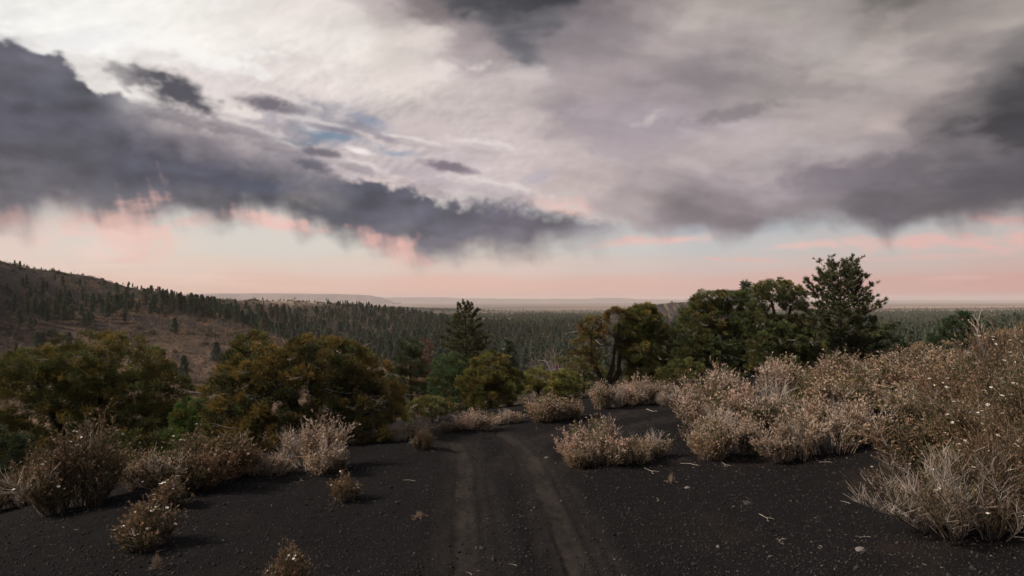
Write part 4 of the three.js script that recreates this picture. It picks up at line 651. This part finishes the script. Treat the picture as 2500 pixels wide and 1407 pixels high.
// ------------------------------------------------------------------ foreground shrubs: many thin stems, small leaves, feathery seed heads, a few white flowers
function plume(o) {
  reseed(o.seed);
  const W = new Wood(), Lf = new Leaves(), Fl = new Leaves(), D = new Wood(), tips = [];
  const lobes = [...Array(o.lobes ?? 9).keys()].map((k) => { const a = k * 2.4 + rnd() * 1.6, q = k === 0 ? 0.1 : rr(0.25, 0.9); return { x: Math.cos(a) * q * o.w * 0.36, z: Math.sin(a) * q * o.w * 0.36, ax: Math.cos(a) * q, az: Math.sin(a) * q, h: k === 0 ? 1.06 : (1 - 0.4 * q * q) * rr(0.68, 1.08), w: o.w * rr(0.10, 0.19), tone: rr(0.55, 1.25), green: rr(0, 2.4), bare: rnd() < (o.bareLobe ?? 0.16) ? 0.7 : o.bare * 0.7 }; });
  for (let k = 0; k < o.stems; k++) {
    const lobe = lobes[k % lobes.length], a = rnd() * 6.283, out = Math.sqrt(rnd()), H = o.h * lobe.h * rr(0.55, 1.05) * (1 - 0.3 * out * out) * (rnd() < 0.05 ? 1.18 : 1), wx = (o.wind ?? 0) * o.h * 0.3;
    const ox = Math.cos(a) * out, oz = Math.sin(a) * out, b = [lobe.x + ox * lobe.w * 0.35 + gauss() * 0.02, 0, lobe.z + oz * lobe.w * 0.35 + gauss() * 0.02], RX = lobe.ax * o.w * 0.17 + ox * lobe.w * 0.85, RZ = lobe.az * o.w * 0.17 + oz * lobe.w * 0.85, pts = [], cx = gauss() * 0.05, cz = gauss() * 0.05, bare = rnd() < lobe.bare;
    for (let i = 0; i < 7; i++) { const t = i / 6, q = Math.pow(t, 0.85); pts.push([b[0] + RX * q + wx * t * t + cx * Math.sin(t * 5 + k), H * (t * (1.12 - 0.12 * t)), b[2] + RZ * q + cz * Math.sin(t * 4 + k)]); }
    const g = bare ? [0.30, 0.26, 0.235] : (o.stemTone ?? [0.2, 0.155, 0.125]), gj = rr(0.7, 1.25);
    (bare ? D : W).tube(pts, 0.0075 * o.thick, 0.003 * o.thick, 3, g.map((c) => c * gj));
    const nt = Math.round(o.twigs * rr(0.7, 1.3)), tone = lobe.tone * rr(0.8, 1.2), green = clamp(o.green * lobe.green * rr(0.5, 1.5));
    for (let m = 0; m < nt; m++) {
      const t = mix(o.low ?? 0.28, 1, Math.pow(rnd(), 0.75)), f = Math.min(5, Math.floor(t * 6)), q = t * 6 - f, p = [0, 1, 2].map((c) => mix(pts[f][c], pts[f + 1][c], q)), L = o.h * rr(0.07, 0.2) * (bare ? 1.3 : 1);
      let dx = ox * 0.4 + gauss() * 0.75, dy = 0.62 + gauss() * 0.4, dz = oz * 0.4 + gauss() * 0.75; const l = Math.hypot(dx, dy, dz); dx /= l; dy /= l; dz /= l;
      const e = [p[0] + dx * L, p[1] + dy * L, p[2] + dz * L];
      if (bare) { D.tube([p, [p[0] + dx * L * 0.5 + gauss() * 0.02, p[1] + dy * L * 0.5, p[2] + dz * L * 0.5 + gauss() * 0.02], e], 0.004 * o.thick, 0.002 * o.thick, 3, g.map((c) => c * gj)); continue; }
      Lf.needle(p[0], p[1], p[2], dx, dy, dz, L, 0.006 * o.thick, 0.2 * gj, 0.15 * gj, 0.12 * gj);
      for (let n = 0; n < o.leaves; n++) {
        const s = rnd(), j = tone * rr(0.7, 1.3), gr = rnd() < green; let ax = dx + gauss() * 0.8, ay = dy + gauss() * 0.6, az = dz + gauss() * 0.8; const al = Math.hypot(ax, ay, az) || 1;
        const C = gr ? o.leafTone : o.dryTone;
        Lf.blade(p[0] + dx * L * s, p[1] + dy * L * s, p[2] + dz * L * s, ax / al, ay / al, az / al, rr(0.022, 0.04) * o.leaf, rr(0.007, 0.012) * o.leaf, C[0] * j, C[1] * j, C[2] * j);
      }
      if (rnd() < o.seedy) for (let n = 0; n < 5; n++) { const j = rr(0.75, 1.25); let ax = dx + gauss() * 0.7, ay = dy + 0.2 + gauss() * 0.5, az = dz + gauss() * 0.7; const al = Math.hypot(ax, ay, az) || 1; Lf.needle(e[0], e[1], e[2], ax / al, ay / al, az / al, rr(0.025, 0.05) * o.leaf, 0.010 * o.leaf, o.seedTone[0] * j, o.seedTone[1] * j, o.seedTone[2] * j); }
      if (t > 0.7) tips.push([e, dx, dy, dz]);
    }
  }
  for (let k = 0; k < o.flowers && tips.length; k++) {       // five white petals
    const [e, dx, dy, dz] = tips[Math.floor(rnd() * tips.length)], up = new THREE.Vector3(dx * 0.6 + gauss() * 0.3, dy + 0.5, dz * 0.6 + gauss() * 0.3 + 0.15).normalize(), u = new THREE.Vector3(1, 0, 0.3).cross(up).normalize(), v = up.clone().cross(u), r = rr(0.013, 0.02) * (o.petal ?? 1), h0 = 0.012;
    const at = (ang, q, lift) => [e[0] + up.x * (h0 + lift) + (u.x * Math.cos(ang) + v.x * Math.sin(ang)) * q, e[1] + up.y * (h0 + lift) + (u.y * Math.cos(ang) + v.y * Math.sin(ang)) * q, e[2] + up.z * (h0 + lift) + (u.z * Math.cos(ang) + v.z * Math.sin(ang)) * q];
    for (let p = 0; p < 5; p++) { const g = p * 1.2566, A = at(g - 0.5, r * 0.8, 0.004), B = at(g + 0.5, r * 0.8, 0.004), C = at(g, r * 1.15, 0.006), Z = at(0, 0, 0); Fl.tri(...Z, ...A, ...C, 0.8, 0.77, 0.74); Fl.tri(...Z, ...C, ...B, 0.8, 0.77, 0.74); }
  }
  const t = thing('shrub', '', 'shrub', 'shrubs on the cinder terrace');
  part('stems', W.geometry(), M.bark, t); part('foliage', Lf.geometry(), M.dry, t, true);
  if (D.p.length) part('bare_stems', D.geometry(), M.pale, t, true);
  if (Fl.n) part('flowers', Fl.geometry(), M.petal, t, true);
  return t;
}
const TAN = { dryTone: [0.39, 0.27, 0.21], leafTone: [0.125, 0.12, 0.05], seedTone: [0.65, 0.50, 0.44] };
const RUST = { dryTone: [0.285, 0.182, 0.115], leafTone: [0.105, 0.10, 0.04], seedTone: [0.52, 0.395, 0.32] };
const OLIV = { bareLobe: 0.04, stemTone: [0.09, 0.07, 0.058], dryTone: [0.155, 0.098, 0.055], leafTone: [0.082, 0.082, 0.034], seedTone: [0.33, 0.22, 0.155] };  // dark set: dimness over the left shrubs is put into the colour
const GREY_ = { dryTone: [0.40, 0.30, 0.225], leafTone: [0.25, 0.19, 0.115], seedTone: [0.6, 0.48, 0.41] };
const base = { stems: 120, twigs: 16, leaves: 8, seedy: 0.5, green: 0.62, bare: 0.10, h: 1, w: 1.3, thick: 1, leaf: 1.3, flowers: 10, low: 0.12 };
const KIND = {
  tan: plume({ ...base, ...TAN, seed: 201 }), tan2: plume({ ...base, ...TAN, seed: 202, w: 1.5, stems: 140, wind: 0.15 }), tan3: plume({ ...base, ...TAN, seed: 203, h: 1, w: 1.05, bare: 0.2, flowers: 4 }),
  rust: plume({ ...base, ...RUST, seed: 204, w: 1.35, flowers: 12, green: 0.4 }), rust2: plume({ ...base, ...RUST, seed: 205, w: 1.6, stems: 150, flowers: 5 }),
  olive: plume({ ...base, ...OLIV, seed: 206, twigs: 22, w: 1.2, stems: 140, green: 0.65, seedy: 0.4, flowers: 34, leaf: 0.95 }), olive2: plume({ ...base, ...OLIV, seed: 207, twigs: 22, w: 1.45, stems: 150, green: 0.55, seedy: 0.45, flowers: 40 }),
  sprig: plume({ ...base, ...OLIV, seed: 208, h: 1, w: 0.85, stems: 60, twigs: 13, green: 0.55, seedy: 0.5, flowers: 16, thick: 1.4, leaf: 1.5, petal: 1.7, low: 0.15, bare: 0.06 }),
  sprig2: plume({ ...base, ...OLIV, seed: 209, h: 1, w: 1.0, stems: 70, twigs: 13, green: 0.5, seedy: 0.6, flowers: 14, thick: 1.5, leaf: 1.6, petal: 1.9, low: 0.12, wind: 0.35, bare: 0.08 }),
  grey: plume({ ...base, ...GREY_, seed: 210, w: 1.3, bare: 0.3, seedy: 0.5, flowers: 2, low: 0.2 }), grey2: plume({ ...base, ...GREY_, seed: 211, w: 1.5, bare: 0.4, stems: 110, flowers: 0, low: 0.25, wind: 0.2 }),
  green: plume({ ...base, seed: 212, w: 1.0, stems: 110, twigs: 16, leaves: 9, green: 1.2, seedy: 0.1, bare: 0.03, flowers: 3, dryTone: [0.14, 0.11, 0.04], leafTone: [0.085, 0.09, 0.03], seedTone: [0.2, 0.16, 0.06] }),
  bank: plume({ ...base, ...OLIV, seed: 213, h: 1.7, w: 2.4, stems: 230, twigs: 26, leaves: 9, green: 0.8, seedy: 0.35, flowers: 110, wind: -0.25, thick: 1.1, leaf: 1.15, bare: 0.06, petal: 1.5 }),
  bank2: plume({ ...base, ...OLIV, seed: 214, h: 1.6, w: 2.2, stems: 210, twigs: 26, leaves: 9, green: 0.75, seedy: 0.4, flowers: 80, wind: -0.35, thick: 1.1, leaf: 1.15, bare: 0.14, petal: 1.5 }),
  wisp: plume({ ...base, ...OLIV, seed: 216, h: 1, w: 0.9, stems: 22, twigs: 12, leaves: 2, seedy: 0.3, green: 0.4, bare: 0.1, flowers: 4, thick: 1.6, low: 0.3, leaf: 1.3 }),
  sprawl: plume({ ...base, ...OLIV, seed: 217, h: 1.5, w: 2.6, stems: 250, twigs: 20, leaves: 8, green: 0.8, seedy: 0.3, flowers: 34, wind: -0.7, thick: 1.15, leaf: 1.1, bare: 0.42, bareLobe: 0.3, petal: 1.4, lobes: 11 }),
  grass: plume({ ...base, seed: 215, stems: 130, twigs: 4, leaves: 3, green: 0.1, seedy: 0.3, bare: 0.3, w: 0.9, flowers: 0, dryTone: [0.42, 0.30, 0.15], leafTone: [0.3, 0.22, 0.1], seedTone: [0.5, 0.37, 0.2] }),
};
// kind, x, d, height, width factor, label
const SHRUBS = [
  ['olive', -7.45, 11.9, 1.5, 1.05, 'tall olive shrub dimmed in its colour, with a leaning flowered top, at the left end of the cinder'],
  ['sprig', -5.1, 9.5, 0.78, 1.1, 'loose open shrub alone on the cinder at lower left'],
  ['sprig2', -5.65, 11.3, 0.58, 1.0, 'small white flowered shrub rising right behind the loose open shrub at lower left'],
  ['olive2', -5.85, 12.7, 1.1, 1.2, 'full rounded olive brown shrub in front of the gap between the left pinyons'],
  ['rust2', -7.2, 13.4, 0.8, 1.0, 'low reddish brown shrub between the tall dark shrub and the full rounded one at left'],
  ['olive2', -9.6, 13.1, 0.8, 1.0, 'dim olive shrub at the far left edge beside the tall olive shrub'],
  ['olive', -10.2, 15.0, 1.0, 1.2, 'shaded shrub at the left edge under the spreading pinyon'],
  ['olive', -6.7, 14.4, 0.85, 1.1, 'dark shrub behind the full rounded shrub, below the small bright juniper'],
  ['grey', -4.05, 14.1, 1.12, 1.15, 'tall feathery grey tan shrub against the foot of the golden tipped pinyon'],
  ['grey2', -4.85, 13.6, 0.5, 1.1, 'pale grey half bare shrub left of the feathery grey tan shrub'],
  ['tan3', -3.55, 13.9, 0.52, 1.1, 'low brown shrub with grass at its right side, right of the feathery grey tan shrub'],
  ['olive2', -5.35, 13.6, 0.62, 0.9, 'thin dark shrub between the full rounded shrub and the pale half bare one'],
  ['sprig', -2.83, 11.6, 0.56, 1.0, 'small upright shrub alone on the open cinder left of the wheel tracks'],
  ['sprig', -2.55, 7.75, 0.76, 0.75, 'narrow flowering shrub cut off by the bottom edge of the picture'],
  ['grass', -2.2, 7.6, 0.3, 1.0, 'small dry grass tuft beside the narrow shrub at the bottom edge'],
  ['grass', -2.85, 17.1, 0.42, 1.5, 'yellow bunchgrass at the left end of the crest'],
  ['tan', -2.45, 17.6, 0.52, 1.3, 'low tan shrub behind the yellow bunchgrass at the left end of the crest'],
  ['olive', -2.02, 15.7, 0.55, 0.8, 'thin dark sprig alone on the cinder just before the crest'],
  ['tan2', -1.1, 18.3, 0.52, 1.7, 'long low tan shrub along the crest directly beyond the wheel tracks'],
  ['tan3', -1.75, 18.2, 0.34, 1.5, 'small yellow tan shrub low on the crest, left of the long low shrub'],
  ['tan', -0.2, 19.6, 0.5, 1.3, 'small tan shrub on the crest, right of the long low shrub'],
  ['rust', 0.95, 19.9, 0.92, 1.35, 'bright rusty shrub inside the bend of the track, below the yellow green juniper'],
  ['rust2', 1.75, 20.1, 0.66, 1.0, 'rusty shrub joined to the right side of the bright one inside the bend'],
  ['tan3', 2.85, 21.7, 0.9, 1.0, 'pinkish tan shrub on the outside of the bend, left of the one with bare branches'],
  ['tan2', 4.2, 22.9, 1.0, 1.2, 'wide pinkish tan shrub with dark bare branches at its base, beyond the bend'],
  ['tan', 3.5, 22.4, 0.85, 1.1, 'pinkish tan shrub standing between two others beyond the bend'],
  ['grey', 5.1, 22.7, 0.8, 1.2, 'tan shrub at the right end of the row beyond the bend'],
  ['tan2', 1.85, 14.4, 0.92, 1.15, 'broad tan shrub island beside the track, topped with bare white twigs'],
  ['rust', 1.4, 14.15, 0.55, 1.1, 'low rusty shrub at the left tip of the shrub island beside the track'],
  ['rust2', 2.5, 14.3, 0.6, 1.1, 'low rusty shrub forming the middle of the shrub island'],
  ['tan', 3.05, 14.8, 0.62, 1.1, 'tan shrub at the right end of the shrub island beside the track'],
  ['tan2', 5.2, 18.6, 1.35, 1.2, 'large pale tan shrub in the right hand thicket, nearest the bend of the track'],
  ['tan', 6.35, 17.6, 1.42, 1.3, 'large tan shrub in the middle of the right hand thicket'],
  ['tan3', 5.9, 19.2, 1.6, 0.9, 'tall plumed shrub sticking out above the back of the right hand thicket'],
  ['rust', 4.3, 14.9, 0.98, 1.1, 'olive brown flowered shrub at the front left corner of the right hand thicket'],
  ['tan', 4.9, 16.3, 1.0, 1.2, 'dense tan shrub behind the olive brown flowered one in the right thicket'],
  ['grey', 5.85, 14.3, 1.0, 1.05, 'grey tan shrub with many thin upright stems at the front of the right thicket'],
  ['tan3', 5.25, 15.2, 0.8, 1.0, 'smaller tan shrub in the front row between the olive brown and the many stemmed shrub'],
  ['grey2', 6.75, 14.2, 1.25, 1.0, 'pale greyish shrub with splayed white stems at its foot, right end of the front row'],
  ['green', 7.55, 17.6, 1.15, 0.85, 'fresh green shrub standing out among the tan thicket'],
  ['green', 8.6, 19.6, 0.85, 1.0, 'second green shrub, half hidden behind the bank left of the ponderosa foot'],
  ['tan', 7.4, 15.9, 1.1, 1.2, 'tan shrub behind the pale greyish shrub, in front of the fresh green one'],
  ['rust', 8.3, 16.4, 1.2, 1.4, 'rusty tan shrub where the bank begins, right of the fresh green shrub'],
  ['rust2', 8.9, 17.9, 1.15, 1.4, 'rusty shrub on top of the bank below the ponderosa'],
  ['rust2', 9.9, 17.2, 1.05, 1.5, 'rusty flowered shrub on the bank crest, second right of the ponderosa'],
  ['rust', 8.9, 15.0, 1.0, 1.5, 'arching rusty shrub overhanging the bare cinder slope on the right'],
  ['rust2', 10.9, 16.4, 1.15, 1.5, 'brown shrub on the bank crest in front of the dark pine top'],
  ['olive2', 9.7, 14.2, 1.15, 1.4, 'olive flowered shrub halfway up the right bank'],
  ['grass', -4.5, 8.7, 0.24, 0.5, 'tiny dry stalk at lower left, right of the loose open shrub'],
  ['grass', 3.0, 12.9, 0.22, 0.6, 'tiny dry stalk on the cinder below the shrub island'],
  ['grass', -1.45, 10.7, 0.13, 1.1, 'tiny pale dead seedling just left of the wheel tracks'],
  ['wisp', 11.0, 15.6, 2.5, 0.55, 'thin twiggy shrub standing up above the right bank against the plain'],
  ['wisp', 10.9, 14.1, 2.6, 0.5, 'sparse twigs poking into the sky at the right edge'],
  ['tan', 7.2, 22.6, 1.1, 1.3, 'tan shrub half hidden behind the thicket, below the wide dark pinyon'],
  ['tan2', 9.2, 23.2, 1.15, 1.4, 'pale shrub at the foot of the tall domed pinyon, behind the thicket'],
  ['rust2', 10.9, 22.4, 1.1, 1.5, 'rusty shrub under the gap between the domed pinyon and the ponderosa'],
  ['tan3', 8.2, 21.2, 1.2, 1.3, 'tan shrub just behind the fresh green shrub'],
  ['rust', 12.6, 21.5, 1.1, 1.6, 'brown shrub below the foot of the ponderosa, behind the bank crest'],
  ['rust2', 14.6, 23.0, 1.15, 1.6, 'brown shrub behind the bank, right of the ponderosa foot'],
  ['tan', 16.2, 24.5, 1.1, 1.6, 'tan shrub behind the bank, left of the dark pine top'],
  ['rust', 17.4, 23.2, 1.2, 1.6, 'rusty shrub behind the bank, in front of the dark pine top'],
  ['bank', 11.0, 14.4, 1.25, 0.9, 'high olive brown shrub on the right bank reaching above the horizon'],
  ['bank2', 10.2, 12.2, 1.22, 0.85, 'tall brown shrub at the right edge with twigs against the sky'],
  ['bank', 8.3, 11.9, 1.0, 1.0, 'wide shrub full of white flowers in the middle of the right bank'],
  ['bank2', 8.4, 10.4, 1.1, 0.95, 'dense olive shrub with white flowers at the right edge, above the bottom corner'],
  ['olive2', 7.3, 11.6, 1.0, 1.45, 'small flowered shrub leaning over the cinder at the foot of the right bank'],
  ['sprawl', 6.25, 9.3, 0.82, 1.0, 'big low shrub with pale bare stems sprawling over the cinder at lower right'],
  ['bank', 7.0, 9.2, 1.0, 0.9, 'dark shrub filling the bottom right corner'],
];
const TURN = new Map();
reseed(777);
for (const [kind, x, d, h, w, label] of SHRUBS) {
  const proto = KIND[kind], seen = TURN.has(kind), o = seen ? proto.clone() : proto; TURN.set(kind, 1);
  o.name = 'shrub'; o.userData = { label, category: kind === 'grass' ? 'grass tuft' : 'shrub', group: 'shrubs on the cinder terrace' };
  stand(o, x, d, rr(-0.5, 0.5) + (seen ? rr(0, 6.28) : 0) * (kind.startsWith('bank') || kind === 'sprawl' ? 0.15 : 1), h * w, h, 0.02, h * w);
}
// ------------------------------------------------------------------ what lies on the cinder
function twigGeometry(s, L, crook, forks) {
  reseed(s); const W = new Wood(), pts = [], c = [0.36, 0.31, 0.27]; let a = 0, x = -L / 2, z = 0;
  for (let k = 0; k < 7; k++) { pts.push([x, 0.006 + 0.012 * Math.abs(Math.sin(k * 1.7 + s)), z]); a += gauss() * crook; x += Math.cos(a) * L / 6; z += Math.sin(a) * L / 6; }
  W.tube(pts, 0.005, 0.0022, 5, c);
  for (let k = 0; k < forks; k++) { const b = pts[2 + Math.floor(rnd() * 4)], t = rr(0.6, 1.4) * (rnd() < 0.5 ? -1 : 1); W.tube([b, [b[0] + Math.cos(t) * L * 0.15, 0.02, b[2] + Math.sin(t) * L * 0.15], [b[0] + Math.cos(t) * L * 0.28, 0.012, b[2] + Math.sin(t) * L * 0.3]], 0.0035, 0.002, 4, c); }
  return W.geometry();
}
const twigKinds = [twigGeometry(1, 0.24, 0.7, 0), twigGeometry(2, 0.34, 0.9, 1), twigGeometry(3, 0.3, 0.6, 3), twigGeometry(4, 0.42, 1.0, 1)];
const TWIGS = [
  [3, 4.15, 11.0, 0.1, 1.2, 'long crooked white twig lying flat on the open cinder at right'], [2, 3.85, 9.9, 1.2, 1.0, 'forked white twig pointing away, below the long crooked one'], [0, 2.55, 11.65, -0.3, 1.0, 'straight pale twig on the cinder right of the wheel tracks'],
  [0, 4.15, 11.9, -0.5, 0.9, 'short pale twig behind the long crooked white twig'], [1, -1.9, 12.85, 0.3, 1.0, 'bent white twig lying alone left of the wheel tracks'], [3, -3.9, 13.25, 0.1, 1.0, 'pale root lying before the low brown shrub at left'],
  [3, 2.9, 13.85, 0.25, 1.5, 'long white branch on the ground at the foot of the shrub island'], [1, 3.7, 14.2, 0.1, 1.6, 'white branch lying between the shrub island and the right thicket'], [3, 4.6, 14.3, -0.1, 1.3, 'pale branch at the foot of the right thicket front row'],
  [2, 6.3, 13.7, 0.2, 1.5, 'splayed white branch below the pale greyish shrub'], [0, 0.1, 8.75, 0.9, 0.8, 'short white stick in the near wheel track'], [0, -0.45, 8.6, 0.5, 0.8, 'small pale stick between the near wheel tracks'], [1, 1.15, 16.9, 0.5, 1.3, 'pale twig on the black strip behind the shrub island'],
  [2, 5.05, 9.8, 0.4, 1.0, 'forked pale twig near the big low shrub at lower right'], [0, 5.6, 11.2, 0.3, 1.2, 'thin stick on the cinder slope left of the right bank'], [3, 4.6, 21.4, 0.1, 2.4, 'dark weathered branch lying under the wide pinkish shrub beyond the bend'], [1, 0.15, 10.7, -0.4, 0.8, 'pale twig in the middle strip between the wheel tracks'],
];
for (const [k, x, d, turn, s, label] of TWIGS) { const m = new THREE.Mesh(twigKinds[k], M.pale); m.name = 'twig'; m.userData = { label, category: 'twig', group: 'twigs on the cinder' }; m.castShadow = m.receiveShadow = true; stand(m, x, d, turn, s * 0.8, s * 0.7, 0.003, s * 0.8); }
function stone(s, r) { reseed(s); const g = new THREE.IcosahedronGeometry(r, 2), p = g.attributes.position; for (let i = 0; i < p.count; i++) { const x = p.getX(i), y = p.getY(i), z = p.getZ(i), q = 1 + 0.35 * noise(x / r * 1.3 + s, y / r * 1.3 + z / r) + 0.15 * noise(x / r * 3, z / r * 3 + s); p.setXYZ(i, x * q, y * q * 0.55, z * q); } g.computeVertexNormals(); return g; }
const rockMat = new THREE.MeshPhysicalMaterial({ color: new THREE.Color(0.12, 0.11, 0.108), roughness: 0.95, specularIntensity: 0.3 }), darkRock = new THREE.MeshPhysicalMaterial({ color: new THREE.Color(0.03, 0.028, 0.029), roughness: 0.95, specularIntensity: 0.3 });
for (const [s, x, d, r, mat, label] of [[5, 4.75, 9.35, 0.07, rockMat, 'flat grey stone at the lower right before the sprawling shrub'], [6, 4.0, 11.6, 0.085, darkRock, 'black cinder rock behind the long crooked white twig'], [7, 3.2, 12.5, 0.05, rockMat, 'small pinkish grey stone right of the wheel tracks'], [8, 0.75, 14.9, 0.05, rockMat, 'pale stone on the cinder near the crest']]) { const m = new THREE.Mesh(stone(s, r), mat); m.name = 'stone'; m.userData = { label, category: 'stone', group: 'stones on the cinder' }; m.castShadow = m.receiveShadow = true; stand(m, x, d, s, 1, 1, 0.0); }
{
  reseed(55);
  const o = new THREE.Object3D(), c = new THREE.Color();
  const grit = new THREE.IcosahedronGeometry(1, 0), N = 90000, im = new THREE.InstancedMesh(grit, new THREE.MeshPhysicalMaterial({ color: 0xffffff, roughness: 0.9, specularIntensity: 0.25 }), N);
  let n = 0;
  for (let k = 0; k < N * 3 && n < N; k++) {
    const d = 6 + 14 * Math.pow(rnd(), 1.6), x = d * rr(-0.78, 0.78); if (d - 0.9 * x > 19.5 && rnd() < 0.8) continue;
    const [ru] = rut(x, d); if (rnd() < ru * 0.75) continue;
    const s = 0.004 + 0.012 * Math.pow(rnd(), 3) + (rnd() < 0.012 ? rr(0.006, 0.022) : 0); o.position.set(x, height(x, d) + s * 0.2, -d); o.rotation.set(rnd() * 6, rnd() * 6, rnd() * 6); o.scale.set(s * rr(0.8, 1.5), s * rr(0.5, 0.9), s * rr(0.8, 1.3)); o.updateMatrix(); im.setMatrixAt(n, o.matrix);
    const t = rnd() < 0.006 ? rr(0.06, 0.14) : rr(0.008, 0.04); im.setColorAt(n, c.setRGB(t * 1.03, t * 0.98, t)); n++;
  }
  im.count = n; im.name = 'cinder_gravel'; im.userData = { kind: 'stuff', label: 'loose black cinder gravel' }; im.castShadow = im.receiveShadow = true; scene.add(im);
  const L = 2600, li = new THREE.InstancedMesh(twigGeometry(9, 0.05, 0.4, 0), M.pale, L); let m = 0;
  for (let k = 0; k < L * 6 && m < L; k++) {
    let d = 6.5 + 11 * rnd(), x = d * rr(-0.78, 0.78); const by = k % 2 ? SHRUBS[Math.floor(rnd() * SHRUBS.length)] : null;   // much of it drops round the shrubs
    if (by) { const a = rnd() * 6.28, q = by[3] * by[4] * rr(0.25, 1.0); x = by[1] + Math.cos(a) * q; d = by[2] + Math.sin(a) * q; if (d > 20) continue; }
    const w = by ? 1 : x > 2 ? 0.9 * sstep(1.5, 5, x) : x < -4 ? 0.5 : 0.12; if (rnd() > w * (0.4 + 1.4 * Math.max(0, fbm(x * 0.5, d * 0.5, 3) + 0.3)) || d - 0.9 * x > 19) continue;
    o.position.set(x, height(x, d) + 0.001, -d); o.rotation.set(gauss() * 0.15, rnd() * 6.28, gauss() * 0.15); const s = rr(0.25, 1.0) + 0.9 * rnd() ** 8; o.scale.set(s, 0.9, s); o.updateMatrix(); li.setMatrixAt(m, o.matrix);
    const t = rnd(); li.setColorAt(m, t < 0.25 ? c.setRGB(0.3, 0.18, 0.13) : c.setRGB(0.12 + t * t * 0.6, 0.11 + t * t * 0.58, 0.105 + t * t * 0.56)); m++;
  }
  li.count = m; li.name = 'twig_litter'; li.userData = { kind: 'stuff', label: 'scattered bits of twig and bark on the cinder' }; li.castShadow = li.receiveShadow = true; scene.add(li);
}
scene.fog = new THREE.FogExp2(new THREE.Color(1.0, 0.93, 0.95), 0.00005);
renderer.render(scene, camera);
